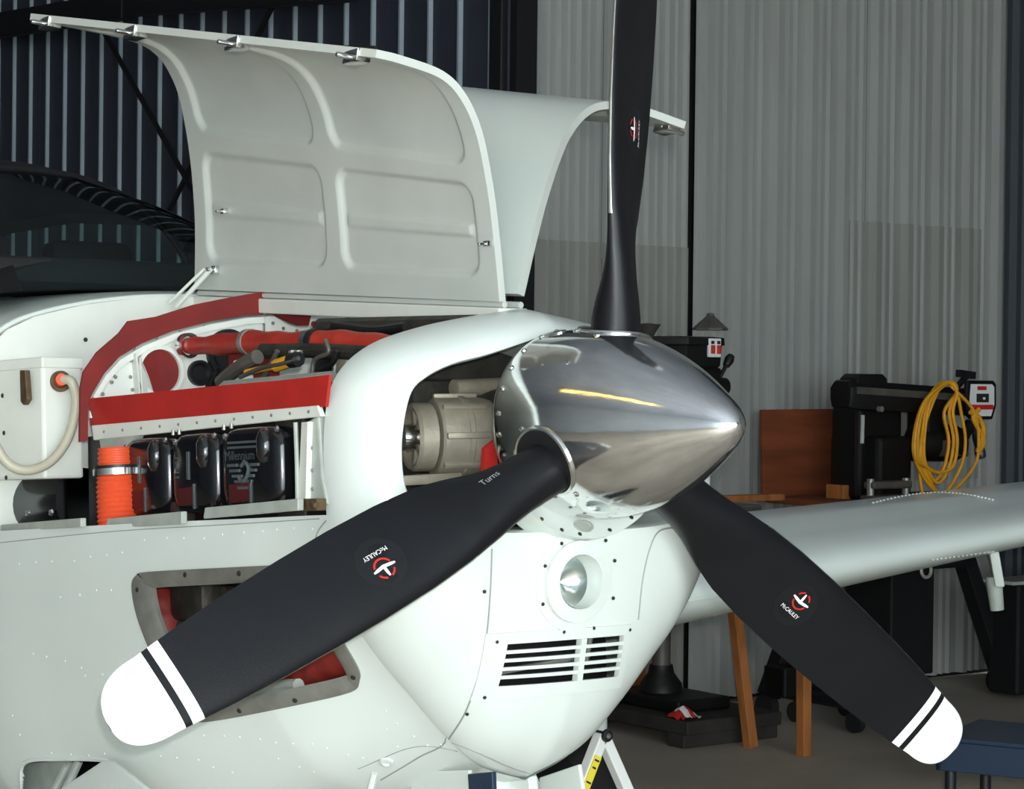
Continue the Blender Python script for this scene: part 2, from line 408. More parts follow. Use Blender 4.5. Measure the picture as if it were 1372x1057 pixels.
def ring_on(cy, cz, r0, r1, off0, off1, n=40):
    rows = [[], [], [], []]
    for k in range(n):
        a = 2 * math.pi * k / n; c, s = math.cos(a), math.sin(a)
        p0 = conf(cy + r0 * c, cz + r0 * s, 0)[0]; q0 = p0 + np.array([off0, 0, 0])
        p1 = conf(cy + r1 * c, cz + r1 * s, 0)[0]; q1 = p1 + np.array([off1, 0, 0])
        rows[0].append(p0 - np.array([.03, 0, 0])); rows[1].append(q0); rows[2].append(q1); rows[3].append(p1 - np.array([.004, 0, 0]))
    g = G(); g.grid(rows, closed=True); return g
ly, lz = lamp_c[1], lamp_c[2]
def fullconf(y, z): return conf(y, z)[0]
# conf needs the uncut bowl, which bowl_b is
ring_on(ly, lz, .068, .084, .003, .003).make('lamp_flange', WHITE, nose)
ring_on(ly, lz, .046, .069, .016, .013).make('lamp_ring', WHITE, nose)
lc = np.array([lamp_c[0], ly, lz])
g = G(); g.lathe([(.016, .0462), (.012, .0450), (-.040, .0450)], lc, (1, 0, 0), 40, cap=False); g.make('lamp_barrel', WHITE, nose)
g = G(); g.lathe([(-.052, .0), (-.048, .018), (-.038, .034), (-.026, .0445)], lc, (1, -.12, .05), 40, cap=False); g.make('lamp_reflector', CHROME2, nose)
g = G(); g.lathe([(-.024, .0445), (-.019, .036), (-.015, .02), (-.0135, 0)], lc, (1, 0, 0), 40, cap=False); g.make('lamp_lens', LENS, nose)
def screw(p, n, r=.0035, m=HOLE, parent=nose, name='screw', dome=.4):
    g = G(); g.lathe([(-.001, r), (r * dome * .6, r * .8), (r * dome, 0)], p, n, 8, cap=False); return g.make(name, m, parent)
for q in ((729, 758), (726, 809), (754, 846), (794, 841), (820, 801), (822, 751), (810, 724), (751, 728), (665, 859), (649, 933), (842, 843), (626, 955), (648, 792)):
    h = hit(q[0], q[1], bowl_b, 0.004); screw(h[0], h[1])
# grille frame, slats and divider
def lerp(a, b, t): return a + (b - a) * t
def field(s, t, off):                  # s across, t down the louvre field
    top = lerp(gr3[0], gr3[1], s); bot = lerp(gr3[3], gr3[2], s); p = lerp(top, bot, t)
    return conf(p[1], p[2], off)[0]
def patch(s0, s1, t0, t1, off, depth, n=10):
    a = [field(lerp(s0, s1, i / n), t0, off) for i in range(n + 1)]; b = [field(lerp(s0, s1, i / n), t1, off) for i in range(n + 1)]
    g = G(); g.strip(a, b, (-depth, 0, 0)); return g
frame = G()
outer = [(-.17, -.27), (1.07, -.24), (1.06, 1.30), (-.14, 1.32)]
def opath(poly, off, n=12):
    out = []
    for i in range(4):
        p, q = np.array(poly[i]), np.array(poly[(i + 1) % 4])
        for k in range(n):
            w = lerp(p, q, k / n); out.append(field(w[0], w[1], off))
    return out
innr = [(0.0, 0.0), (1.0, 0.0), (1.0, 1.0), (0.0, 1.0)]
r0 = opath(outer, -.001); r1 = opath(outer, .004); r2 = opath(innr, .004); r3 = [p - np.array([.012, 0, 0]) for p in r2]
frame.grid([r0, r1, r2, r3], closed=True); frame.make('grille_frame', WHITE, nose, sharp=50)
for i in range(4):
    tc = (i + 1) / 5
    patch(0.0, 1.0, tc - .045, tc + .04, .003, .012).make('grille_slat', WHITE, nose, sharp=40)
patch(.595, .645, 0, 1, .005, .014, 2).make('grille_divider', WHITE, nose)
g = G(); g.box((-.23, (gr3[0][1] + gr3[1][1]) / 2, np.mean([p[2] for p in gr3])), (.02, .34, .16)); g.make('grille_duct', SATINBLACK, nose, False)
for s, z0 in ((.80, 0.02),):
    a, b = field(s, -.0, -.03), field(s - .02, .8, -.03); g = G(); g.tube([a, b], .006, 8); g.make('duct_stay', ALU, nose)
g = G(); a, b = field(.02, .83, -.02), field(.72, .55, -.02); g.tube([a, b], .005, 8); g.make('duct_stay', ALU, nose)
# plate under the spinner with an oval port
def shelf(a, r, off=0.0):
    t = (r - .12) / .068; return np.array([-.118 + .042 * t ** 1.5 + off * .8, math.cos(a) * r, .018 + math.sin(a) * r + off * .5])
rows = []
for rr_ in np.linspace(.118, .196, 9): rows.append([shelf(math.radians(d_), rr_) for d_ in np.linspace(-152, -28, 40)])
rows.append([p + np.array([-.05, 0, -.012]) for p in rows[-1]])
g = G(); g.grid(rows); g.make('spinner_plate', WHITE, nose)
rows = []
for kk, off in ((1.0, .001), (1.0, .004), (.78, .004), (.70, -.001), (.02, -.002)):
    rows.append([shelf(math.radians(-91 + 6.5 * kk * math.cos(t)), .176 + .010 * kk * math.sin(t), off) for t in [2 * math.pi * i / 24 for i in range(24)]])
g = G(); g.grid(rows, closed=True, caps=True); g.make('oval_port', GREYPAINT, nose)
for d_, m_ in ((-122, RUST), (-108, HOLE), (-96, HOLE), (-76, HOLE), (-60, HOLE), (-138, HOLE)):
    screw(shelf(math.radians(d_), .189, .001), (.7, 0, .7), .0042, m_)

# ---- lower cowl / fuselage hull
def sec(x, pts): return [np.array([p[0], p[1], x]) for p in crom(pts, 8)]
LOW = [(-.27, [s for s in S[7:]]),
       (-.50, [(.428, -.131), (.432, -.23), (.418, -.33), (.388, -.42), (.33, -.50), (.25, -.565), (.13, -.607), (0, -.618)]),
       (-.80, [(.462, -.137), (.468, -.25), (.462, -.36), (.440, -.46), (.39, -.54), (.30, -.60), (.16, -.63), (0, -.635)]),
       (-1.10, [(.495, -.145), (.50, -.26), (.495, -.375), (.475, -.48), (.425, -.565), (.335, -.62), (.18, -.645), (0, -.65)]),
       (-1.38, [(.525, -.152), (.528, -.27), (.524, -.39), (.505, -.50), (.46, -.585), (.36, -.635), (.2, -.655), (0, -.66)])]
def deepen(z, k): return z if z > -.25 else -.25 + (z + .25) * k
LOW = [(x, [(a, deepen(z, 1.28 if x < -.7 else 1.10 if x < -.4 else 1.0)) for a, z in pp]) for x, pp in LOW]
def blend_secs(secs, n):
    xs = [x for x, _ in secs]; arr = [np.array([(p[0], p[1]) for p in crom(pp, 14)]) for _, pp in secs]
    out = []
    for i in range(n + 1):
        x = lerp(xs[0], xs[-1], i / n)
        # cubic through stations
        idx = max(j for j in range(len(xs)) if x <= xs[j] + 1e-9); idx = min(idx, len(xs) - 2)
        t = (x - xs[idx]) / (xs[idx + 1] - xs[idx])
        a0 = arr[max(idx - 1, 0)]; a1 = arr[idx]; a2 = arr[idx + 1]; a3 = arr[min(idx + 2, len(xs) - 1)]
        t2, t3 = t * t, t ** 3
        yz = .5 * (2 * a1 + (a2 - a0) * t + (2 * a0 - 5 * a1 + 4 * a2 - a3) * t2 + (3 * a1 - a0 - 3 * a2 + a3) * t3)
        out.append((x, yz))
    return out
cowl = G(); rows = []
for x, yz in blend_secs(LOW, 120):
    if abs(x + .27) < 1e-6: xx = None
    r = [(x, -p[0], p[1]) for p in yz] + [(x, p[0], p[1]) for p in yz[::-1][1:]]
    rows.append(r)
cowl.grid(rows); cowl_b = bvh_of(cowl)
# side access opening and bottom flap opening, cut from the skin
OUT = [(178, 785), (184, 771), (200, 766), (290, 761), (382, 757), (402, 763), (420, 790), (452, 845), (480, 893), (482, 912), (470, 926), (400, 943), (300, 963), (262, 966), (246, 957), (226, 922), (200, 866), (184, 822)]
def shrink(poly, k, c=None):
    c = np.mean(poly, axis=0) if c is None else np.array(c); return [tuple(c + (np.array(p) - c) * k) for p in poly]
def inset(poly, d):
    P_ = [np.array(p, float) for p in poly]; n = len(P_); out = []
    for i in range(n):
        t = unit(P_[(i + 1) % n] - P_[i - 1]); nn = np.array([-t[1], t[0]]); out.append(tuple(P_[i] + nn * d))
    return out
def smooth_loop(poly, k=4):
    n = len(poly); ext = [np.array(p, float) for p in poly] + [np.array(poly[0], float)]
    out = []
    for i in range(n):
        p0, p1, p2, p3 = [np.array(poly[(i + j) % n], float) for j in (-1, 0, 1, 2)]
        for j in range(k):
            t = j / k; out.append(.5 * (2 * p1 + (p2 - p0) * t + (2 * p0 - 5 * p1 + 4 * p2 - p3) * t * t + (3 * p1 - p0 - 3 * p2 + p3) * t ** 3))
    return out
def area2(p): return sum(p[i][0] * p[(i + 1) % len(p)][1] - p[(i + 1) % len(p)][0] * p[i][1] for i in range(len(p)))
OUTS = smooth_loop(OUT); sgn = 1 if area2(OUTS) > 0 else -1
INN = inset(OUTS, 22 * sgn); MID = inset(OUTS, 4 * sgn); LIP = inset(OUTS, 12 * sgn)
FLAP = [(33, 1022), (80, 1017), (135, 1018), (152, 1024), (205, 1075), (25, 1075)]
def proj(p):
    q = M.T @ (np.array(p) - CP); return (CX + FPX * q[0] / q[2], CY + FPX * q[1] / q[2])
keep = []
for f in cowl.f:
    c = facec(cowl, f)
    if c[1] < -.1:
        q = (c[0], c[2])
        pq = proj(c)
        if inside(pq, MID) or inside(pq, FLAP): continue
    keep.append(f)
cowl2 = G(); cowl2.v = cowl.v; cowl2.f = keep; cowl2.m = [0] * len(keep)
lower = cowl2.make('lower_cowl', WHITE, P, sharp=60)
def onc(q, off=0.0):
    h = hit(q[0], q[1], cowl_b, off); return h[0] if h else None
fr = G(); r1 = [onc(p, .0035) for p in OUTS]; r0 = [onc(p, -.002) for p in OUTS]; rl = [onc(p, .0035) for p in LIP]
r2 = [onc(p, -.002) + np.array([0, .004, 0]) for p in INN]; r3 = [p + np.array([0, .008, 0]) for p in r2]
fr.grid([r0, r1, rl, r2, r3], closed=True); acc = fr.make('access_frame', ALU, lower, sharp=50)
MIDL = inset(OUTS, 7 * sgn)
for q in ((250, 770), (322, 768), (186, 790), (200, 875), (474, 906), (396, 937), (322, 951)):
    p = hit(q[0], q[1], cowl_b, .0035); screw(p[0], p[1], .0055, HOLE, lower)
# flap
fl = [at(u, v, 1, -.49) for u, v in ((60, 1070), (137, 1019), (150, 1021), (212, 1072))]
g = G(); g.prism(fl, (0, .012, 0)); g.make('cowl_flap', WHITE, lower, bevel=.003)
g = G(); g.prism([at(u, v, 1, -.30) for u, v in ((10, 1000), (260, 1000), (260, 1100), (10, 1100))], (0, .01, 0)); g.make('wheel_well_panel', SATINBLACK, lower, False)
for q0, q1 in (((94, 1019), (72, 1062)), ((106, 1019), (86, 1062))):
    g = G(); g.tube([at(*q0, 1, -.40), at(*q1, 1, -.42)], .009, 8); g.make('flap_hinge_rod', GREYPAINT, lower)
g = G(); g.prism([at(u, v, 1, -.41) for u, v in ((30, 1023), (92, 1018), (70, 1075), (20, 1075))], (0, .01, 0)); g.make('wheel_well_panel', GREYPAINT, lower, False)
seam([(28, 1056), (33, 1022), (80, 1017), (135, 1018), (150, 1023)], cowl_b, lower, 'opening_lip', .0045, WHITE)
seam([(440, 694), (425, 715), (421, 745), (424, 800)], cowl_b, lower)
seam([(0, 727), (150, 712), (300, 703), (428, 695)], cowl_b, lower, r=.0009)
seam([(492, 832), (520, 868), (560, 925), (598, 988), (560, 1015), (510, 1045)], cowl_b, lower)
seam([(640, 1012), (560, 1000), (480, 1030)], cowl_b, lower, r=.001)
# rivets (uncountable dots)
rv = G()
def rivet_line(qs, step, b, jitter=1.5):
    pts = crom([np.array(q + (0,)) for q in qs], 20); acc_ = 0; last = pts[0]
    for p in pts:
        acc_ += np.linalg.norm(p - last); last = p
        if acc_ >= step:
            acc_ = 0
            pq = (p[0] + random.uniform(-jitter, jitter), p[1] + random.uniform(-jitter, jitter))
            if inside(pq, OUTS) or inside(pq, FLAP): continue
            h = hit(pq[0], pq[1], b, 0.0)
            if h: rv.lathe([(-.0005, .0026), (.0012, .0018), (.0018, 0)], h[0], h[1], 6, cap=False)
for ln in (((5, 760), (80, 752), (170, 742)), ((60, 800), (150, 790)), ((90, 900), (180, 912)), ((10, 940), (30, 1000)), ((45, 1010), (140, 1010)),
           ((190, 1010), (260, 1020), (330, 1040)), ((250, 985), (330, 990), (420, 1000), (500, 1020)), ((500, 935), (560, 990), (600, 1000)),
           ((430, 720), (470, 760), (480, 800)), ((500, 850), (560, 890), (620, 890)), ((350, 1010), (430, 1040)), ((170, 728), (300, 716), (420, 706)),
           ((20, 870), (60, 880), (120, 895)), ((510, 960), (530, 1000))):
    rivet_line(ln, 22, cowl_b, 3)
for ln in (((470, 600), (485, 640)), ((600, 770), (640, 770)), ((600, 880), (640, 880))): rivet_line(ln, 26, bowl_b, 3)
o = rv.make('rivets', WHITE, lower); o['kind'] = 'stuff'

# ---- rear fuselage and deck
ARCH = [(0, .335), (.10, .332), (.18, .326), (.29, .31), (.40, .283), (.46, .255), (.503, .215), (.525, .15), (.53, 0), (.526, -.152)]
def fsec(x, kx, topadd, full_low):
    up_ = [(a * kx, z + topadd * max(0, (z + .152) / .487)) for a, z in ARCH]
    return up_ + [(a * kx, z) for a, z in full_low[1:]]
FUS = [(-1.375, 1.0, 0.0, 1.0), (-1.45, 1.003, .020, 1.0), (-1.9, 1.03, .05, 1.0), (-2.6, 1.06, .06, 1.02), (-3.6, 1.0, .06, 1.0), (-6.0, .45, .05, .5)]
rows = []
for x, kx, ta, lw in FUS:
    low = [(a, z * lw if z < -.2 else z) for a, z in LOW[-1][1]]
    hs = crom(fsec(x, kx, ta, low), 6)
    rows.append(full([np.array([p[0], p[1], x]) for p in hs]))
fus = G(); fus.grid(rows, closed=True); fus_b = bvh_of(fus)
fuse = fus.make('fuselage', WHITE, P, sharp=50)
g = G(); g.tube([(-1.385, -p[0] * 1.002, p[1] + .002) for p in crom(ARCH[:8], 6)] , .007, 8); g.make('jamb_bead', WHITE, fuse)
g = G(); g.tube([(-1.385, p[0] * 1.002, p[1] + .002) for p in crom(ARCH[:8], 6)] , .007, 8); g.make('jamb_bead', WHITE, fuse)
g = G(); g.prism([(-1.362, y, z) for y, z in [(-a, b) for a, b in ARCH[::-1]] + [(a, b) for a, b in ARCH[1:]] + [(.5, -.5), (-.5, -.5)]], (-.008, 0, 0))
firewall = g.make('firewall', PRIMER, P, False)

# ---- canopy
def ztop(x): return float(np.interp(-x, [1.44, 1.55, 1.7, 2.0, 2.4, 2.8, 3.2, 3.8], [.352, .44, .52, .640, .765, .835, .855, .80]))
def csec(x, k=1.0, n=40):
    zb = .33 if x < -1.5 else .345 - .015 * (-x - 1.44) / .06
    hw = .50 * k; zt = ztop(x); out = []
    for i in range(n + 1):
        t = math.pi * i / n; c, s = math.cos(t), math.sin(t); e = 2 / 2.3
        out.append((x, -hw * math.copysign(abs(c) ** e, c), zb - .03 + (zt - zb + .03) * abs(s) ** e * k))
    return out
gl = G(); xsw = [-1.44, -1.5, -1.6, -1.7, -1.85, -2.0, -2.15, -2.3]
gl.grid([csec(x) for x in xsw]); wind = gl.make('windshield', GLASS, P)
xsr = (-2.28, -2.4, -2.6, -2.8, -3.2, -3.8)
for lo_, hi_ in ((0, 10), (30, 40)):
    g = G(); g.grid([csec(x, 1.002)[lo_:hi_ + 1] for x in xsr]); g.make('side_window', GLASS, P)
g = G(); g.grid([csec(x, 1.003)[9:32] for x in xsr]); roof = g.make('cabin_roof', STEELDARK, P)
g = G(); pts = csec(-2.27, 1.004); g.tube([np.array(p) for p in pts], .010, 8); g.make('windshield_bow', STEELDARK, P)
def ci(x, i, k):
    rr = csec(x, k); a = int(i); f = i - a; return lerp(np.array(rr[a]), np.array(rr[min(a + 1, 40)]), f)
for mir in (False, True):
    rows = []
    for q in range(17):
        t = q / 16; x = lerp(-1.445, -2.30, t); lo_, hi_ = lerp(30.5, 22, t), lerp(34.5, 33, t)
        rows.append([ci(x, (40 - i) if mir else i, 1.006) for i in np.linspace(lo_, hi_, 8)])
    g = G(); g.grid(rows); g.make('windshield_pillar', STEELDARK, P)
g = G(); g.box((-1.72, 0, .40), (.34, .86, .06)); g.make('glareshield', SEAT, P, bevel=.02)
for yy in (-.26, .26):
    g = G(); g.box((-2.45, yy, .27), (.12, .42, .40)); g.make('seat_back', SEAT, P, bevel=.05)
    g = G(); g.box((-2.45, yy, .52), (.09, .24, .11)); g.make('headrest', SEAT, P, bevel=.03)

# ---- wing (port)
def naca(c, t, n=26):
    out = []
    for i in range(n + 1):
        u = .5 * (1 - math.cos(math.pi * i / n)); yt = 5 * t * (.2969 * math.sqrt(u) - .126 * u - .3516 * u * u + .2843 * u ** 3 - .1036 * u ** 4)
        out.append((u, yt, .013 * (1 - (2 * u - .3) ** 2 / 1.69 if u > .15 else 2 * u - u * u / .3 * 1.0)))
    up_ = [(u * c, (cam_ + yt) * c) for u, yt, cam_ in out]; lo = [(u * c, (cam_ - yt) * c) for u, yt, cam_ in out]
    return up_[::-1] + lo[1:]
rows = []
for y in np.linspace(.35, 4.6, 18):
    c = 2.0 - .20 * (y - .6); zl = -.332 + (y - 1.81) * .085
    xl = -1.30 - .02 * (y - .6) + (.10 * max(0, 1.0 - y))
    rows.append([(xl - a, y, zl + b) for a, b in naca(c, max(.07, .128 - .025 * (y - 1.81)))])
wg = G(); wg.grid(rows, closed=True, caps=True); wing_b = bvh_of(wg)
wing = wg.make('wing', WHITE, P, sharp=50)
g = G(); pts = [p for p in (hit(u, v, wing_b, .001) for u, v in ((908, 808), (940, 802), (985, 795)))]
g.tube([p[0] for p in pts if p], .006, 6) if len([p for p in pts if p]) > 1 else None
if g.v: g.make('stall_strip', WHITE, wing)
c0, c1 = at(1326, 742, 0, -1.55), at(1335, 786, 0, -1.55)
g = G(); g.strip([c0 + np.array([.03, -.04, .03]), c1 + np.array([.02, -.028, 0])], [c0 + np.array([-.05, .03, .03]), c1 + np.array([-.03, .026, 0])], (.02, .02, 0)); mast = g.make('pitot_mast', WHITE, wing, bevel=.006)
g = G(); g.lathe([(0, .022), (.02, .024), (.10, .020)], c1 + np.array([-.01, .0, .03]), (0, .12, -1), 14); g.make('mast_foot', GREYPAINT, wing)
g = G(); c = at(1241, 764, 0, -1.5); g.tube([c + .02 * np.array([0, math.cos(a), math.sin(a)]) for a in np.linspace(0, 2 * math.pi, 20)], .005, 6, cap=False); g.tube([c + np.array([0, 0, .02]), c + np.array([0, 0, .07])], .006, 6); g.make('tiedown_ring', ALU, wing)
rv = G()
for i in range(34):
    u = lerp(1170, 1330, i / 33); v = 670 - 14 * math.sin(i / 33 * math.pi * .9) + 4
    h = hit(u, v, wing_b)
    if h: rv.lathe([(-.0005, .005), (.003, .003), (.004, 0)], h[0], h[1], 6, cap=False)
for i in range(15):
    u = lerp(1250, 1330, i / 14); h = hit(u, lerp(750, 739, i / 14), wing_b)
    if h: rv.lathe([(-.0005, .0028), (.002, .002), (.003, 0)], h[0], h[1], 6, cap=False)
if rv.v: o = rv.make('rivets', WHITE, wing); o['kind'] = 'stuff'

# ---- cowl doors
def resample(pts, n):
    pts = [np.array(p, float) for p in pts]; d = [0]
    for a, b in zip(pts, pts[1:]): d.append(d[-1] + np.linalg.norm(b - a))
    d = np.array(d); t = np.linspace(0, d[-1], n + 1); arr = np.array(pts)
    return np.array([[np.interp(q, d, arr[:, k]) for k in range(arr.shape[1])] for q in t])
NV, NU = 150, 190
Fp = resample(crom(S[:7] + [(.402, -.065)], 10), NV); Rp = resample(crom(ARCH[:9] + [(.530, -.085)], 10), NV)
def sd_rr(u, v, u0, u1, v0, v1, r):
    cx, cy = (u0 + u1) / 2, (v0 + v1) / 2; hx, hy = (u1 - u0) / 2 - r, (v1 - v0) / 2 - r
    qx, qy = abs(u - cx) - hx, abs(v - cy) - hy
    return math.hypot(max(qx, 0), max(qy, 0)) + min(max(qx, qy), 0) - r
def sm(t): t = max(0.0, min(1.0, t)); return t * t * (3 - 2 * t)
LX, LV = 1.09, .66
def relief(u, v):                      # 1 = raised bead, 0 = recessed field (u from front, v from hinge)
    U, V = u * LX, v * LV
    d = 9
    for (u0, u1, v0, v1) in ((.055, .50, .052, .235), (.565, 1.035, .052, .235), (.055, .50, .278, .60), (.565, 1.035, .278, .60)):
        d = min(d, sd_rr(U, V, u0, u1, v0, v1, .035))
    h = sm((d + .006) / .012)
    for (u0, u1, v0, v1) in ((.07, .485, .128, .152), (.58, 1.02, .128, .152)):
        dd = sd_rr(U, V, u0, u1, v0, v1, .008); h = max(h, .55 * sm((-dd + .002) / .004))
    for (u0, u1) in ((.07, .485), (.58, 1.02)):
        dd = sd_rr(U, V, u0, u1, .215, .30, .01)
        if .235 < V < .278: h = max(h, .8)
    return h
Fq = resample(crom(S[:8], 10), NV); Rq = resample(crom(ARCH, 10), NV)
def make_door(side, eps, Fp, Rp):
    zh0, zh1 = (.238, .350) if side < 0 else (.252, .362)
    def base(u, vi):
        k = 1 - u
        pf, pr_ = Fp[vi], Rp[vi]
        a = lerp(pf[0], pr_[0], u); b = lerp(pf[1] - Fp[0][1], pr_[1] - Rp[0][1], u)
        x = lerp(-.272, -1.362, u); ce, se = math.cos(eps), math.sin(eps)
        y_off = b * ce - a * se; z_off = a * ce + b * se      # rotated open about the hinge
        return np.array([x, side * (.014 - y_off), lerp(zh0, zh1, u) + z_off])
    rows = []
    pos = [[base(i / NU, j) for j in range(NV + 1)] for i in range(NU + 1)]
    arr = np.array(pos)
    du = np.gradient(arr, axis=0); dv = np.gradient(arr, axis=1)
    nrm = np.cross(du, dv); nrm /= np.linalg.norm(nrm, axis=2, keepdims=True)
    # normal towards the engine side (inner face)
    ref = np.array([0, side, 0.0])
    if (nrm[:, 5, :] @ ref).mean() > 0: pass
    inner = nrm if (nrm[:, 5, :] @ np.array([0, side * 1.0, 0])).mean() > 0 else -nrm
    gi = G(); go = G(); ri = []; ro = []
    for i in range(NU + 1):
        a = []; b = []
        for j in range(NV + 1):
            h = .004 + .010 * relief(i / NU, j / NV)
            a.append(arr[i, j] + inner[i, j] * h); b.append(arr[i, j])
        ri.append(a); ro.append(b)
    st = 5
    gi.grid(ri)
    gi.cur = 1; gi.grid([r[::st] for r in ro[::st]])
    # edge closing
    for loop_a, loop_b in ((ri[0], ro[0]), (ri[-1], ro[-1]), ([r[0] for r in ri], [r[0] for r in ro]), ([r[-1] for r in ri], [r[-1] for r in ro])):
        gi.cur = 0; gi.grid([loop_a, loop_b])
    return gi, arr, inner
gd, darr, dn = make_door(-1, math.radians(-4), Fp, Rp)
door_s = gd.make('cowl_door', [INNER, WHITE], P, sharp=80)
door_s['label'] = 'white inner face with stamped stiffening beads'
door_bv = bvh_of(gd)
gd2, darr2, dn2 = make_door(1, math.radians(9), Fq, Rq)
door_p = gd2.make('cowl_door', [INNER, WHITE], P, sharp=80)
def latch(arr, nn, i, parent, extra=0.0):
    e = arr[i, -1]; t = unit(arr[i, -1] - arr[i, -12]); n = nn[i, -3]
    ax = (np.array([1.0, 0, 0]), t, n)
    g = G(); g.box(e - t * .012 + n * .016, (.045, .03, .022), ax); g.tube([e - t * .03 + n * .018, e + t * .03 + n * .018], .005, 8); g.make('latch', CHROME2, parent, bevel=.003)
for fi in (.06, .37, .67, .95): latch(darr, dn, int(fi * NU), door_s)
for fi in (.04, .40, .95): latch(darr2, dn2, int(fi * NU), door_p)
g = G(); g.bar(darr[int(.03 * NU), -1] + np.array([0, .02, 0]), darr[int(.20 * NU), -1] + np.array([0, .03, -.01]), .006, .012); g.make('latch_rod', SATINBLACK, door_s)
for q, s in (((291, 362), .022), ((304, 283), .014), ((657, 326), .012)):
    h = hit(*q, door_bv, .006)
    if h: g = G(); g.box(h[0], (s, .012, s * .8)); g.tube([h[0], h[0] + h[1] * .02], s * .25, 8); g.make('door_bracket', CHROME2, door_s, bevel=.002)
h = hit(292, 360, door_bv, .015)[0]; e = at(236, 412, 0, -1.33)
g = G(); g.tube([h, e], .0055, 8); g.make('door_stay', PRIMER, door_s)
g = G(); g.tube([h + np.array([-.012, -.01, 0]), e + np.array([-.012, -.01, 0.01])], .0035, 8); g.make('door_stay', PRIMER, door_s)
# hinge beam along the centre line
g = G(); g.strip([(-.268, -.032, .226), (-1.37, -.032, .337)], [(-.268, .032, .226), (-1.37, .032, .337)], (0, 0, -.03)); beam = g.make('hinge_beam', PRIMER, P, False, bevel=.003)
g = G(); g.tube([(-.27, -.018, .232), (-1.36, -.018, .343)], .006, 8); g.tube([(-.27, .018, .232), (-1.36, .018, .343)], .006, 8); g.make('hinge_pin', INNER, beam)

# ---- spinner
SPR = [(-.124, .155), (-.12, .158), (-.06, .1595), (-.02, .158), (.02, .153), (.06, .144), (.10, .131), (.14, .115), (.18, .096), (.22, .074), (.26, .050), (.28, .036), (.295, .022), (.303, .011), (.307, 0)]
def spt(p): return np.array([p[0], p[1], p[2] + .013 - .042 * p[0]])
prof = [tuple(p) for p in crom(SPR, 5)]; prof = [(x, max(r, 0)) for x, r in prof]
g = G(); g.lathe(prof, (0, 0, 0), (1, 0, 0), 96, cap=False); g.v = [tuple(spt(v)) for v in g.v]; spin_b = bvh_of(g); spin = g.make('spinner', CHROME, P, sharp=60)
g = G(); g.lathe([(-.132, .02), (-.132, .155), (-.124, .1565), (-.124, .02)], (0, 0, .018), (1, 0, 0), 72, cap=False); g.make('bulkhead', ALU, spin)
PH0 = -0.107923
def bdir(k):
    a = PH0 + k * 2 * math.pi / 3
    return np.array([0, -math.sin(a), math.cos(a)]), np.array([0, -math.cos(a), -math.sin(a)])
SPX = np.array([p[0] for p in prof]); SPV = np.array([p[1] for p in prof])
def sprad(x): return float(np.interp(x, SPX, SPV))
def on_spin(x, a, off=0.0):            # a measured like the blade phase
    r = sprad(x) + off; return spt(np.array([x, -math.sin(a) * r, math.cos(a) * r]))
def spin_n(x, a):
    dr = (sprad(x + .004) - sprad(x - .004)) / .008; return unit(np.array([-dr, -math.sin(a), math.cos(a)]))
for k in range(3):
    a0 = PH0 + k * 2 * math.pi / 3; d, t = bdir(k); pts = []
    for q in range(49):
        b = 2 * math.pi * q / 48; x = -.012 + .060 * math.cos(b); s = .058 * math.sin(b)
        pts.append(on_spin(x, a0 + math.asin(s / sprad(x)), .001))
    g = G(); g.tube(pts, .0045, 8, cap=False); g.make('blade_collar', CHROME2, spin)
    inn = [p - d * .002 for p in pts[:-1]]
    c = np.mean(pts[:-1], axis=0); g = G(); g.add([p * 1.0 + d * .0012 - (p - c) * .03 for p in pts[:-1]] + [c + d * .012], [(i, (i + 1) % 48, 48) for i in range(48)]); g.make('collar_gap', SATINBLACK, spin)
    for x, da in ((-.11, .30), (-.11, .52), (-.11, .80), (-.11, 1.05), (-.11, 1.3), (-.11, -.30), (-.11, -.52), (-.045, .36), (-.045, -.36), (.02, .43)):
        p = on_spin(x, a0 + da, 0); screw(p, spin_n(x, a0 + da), .0058, CHROME2, spin, dome=.7)
    # filler plate behind the blade root
    rows = []
    for q in range(13):
        aa = a0 + lerp(.24, .52, q / 12); w = .022 * math.sin(math.pi * q / 12) ** .5 + .002
        rows.append([on_spin(-.118, aa, .0006), on_spin(-.118, aa, .002), on_spin(-.118 + w * 1.8, aa, .002), on_spin(-.118 + w * 1.8, aa, .0006)])
    g = G(); g.grid(rows); g.make('filler_plate', CHROME2, spin)

# ---- propeller blades
BR = [.10, .15, .19, .22, .26, .31, .37, .45, .55, .65, .75, .83, .90, .95, .985, 1.005, 1.015]
BC = [.092, .092, .094, .097, .108, .130, .150, .161, .164, .160, .152, .142, .130, .120, .106, .078, .030]
BT = [.088, .086, .082, .074, .058, .042, .032, .026, .022, .018, .015, .013, .011, .009, .007, .005, .003]
BB = [46, 45, 44, 42, 38, 34, 31, 28, 25.6, 23.6, 22, 20.6, 19.2, 18.4, 17.8, 17.4, 17.2]
def bl(r, t): return float(np.interp(r, BR, t))
NS = 40
def bsec(r):
    c, th, be = bl(r, BC), bl(r, BT), math.radians(bl(r, BB))
    if r > .93: c = .1236 * max(1e-4, 1 - ((r - .93) / .0852) ** 2.4) ** (1 / 2.4)
    w = sm((.36 - r) / .16)
    out = []
    for i in range(NS):
        a = 2 * math.pi * i / NS; u = .5 * (1 - math.cos(a)); sg = 1 if a <= math.pi else -1
        tt = th / c; yt = 5 * tt * (.2969 * math.sqrt(u) - .126 * u - .3516 * u * u + .2843 * u ** 3 - .1036 * u ** 4)
        sA = (.45 - u) * c; hA = yt * c * (1.35 if sg > 0 else -.55)
        sE = c / 2 * math.cos(a); hE = th / 2 * math.sin(a)
        out.append((lerp(sA, sE, w), lerp(hA, hE, w)))
    return out, be
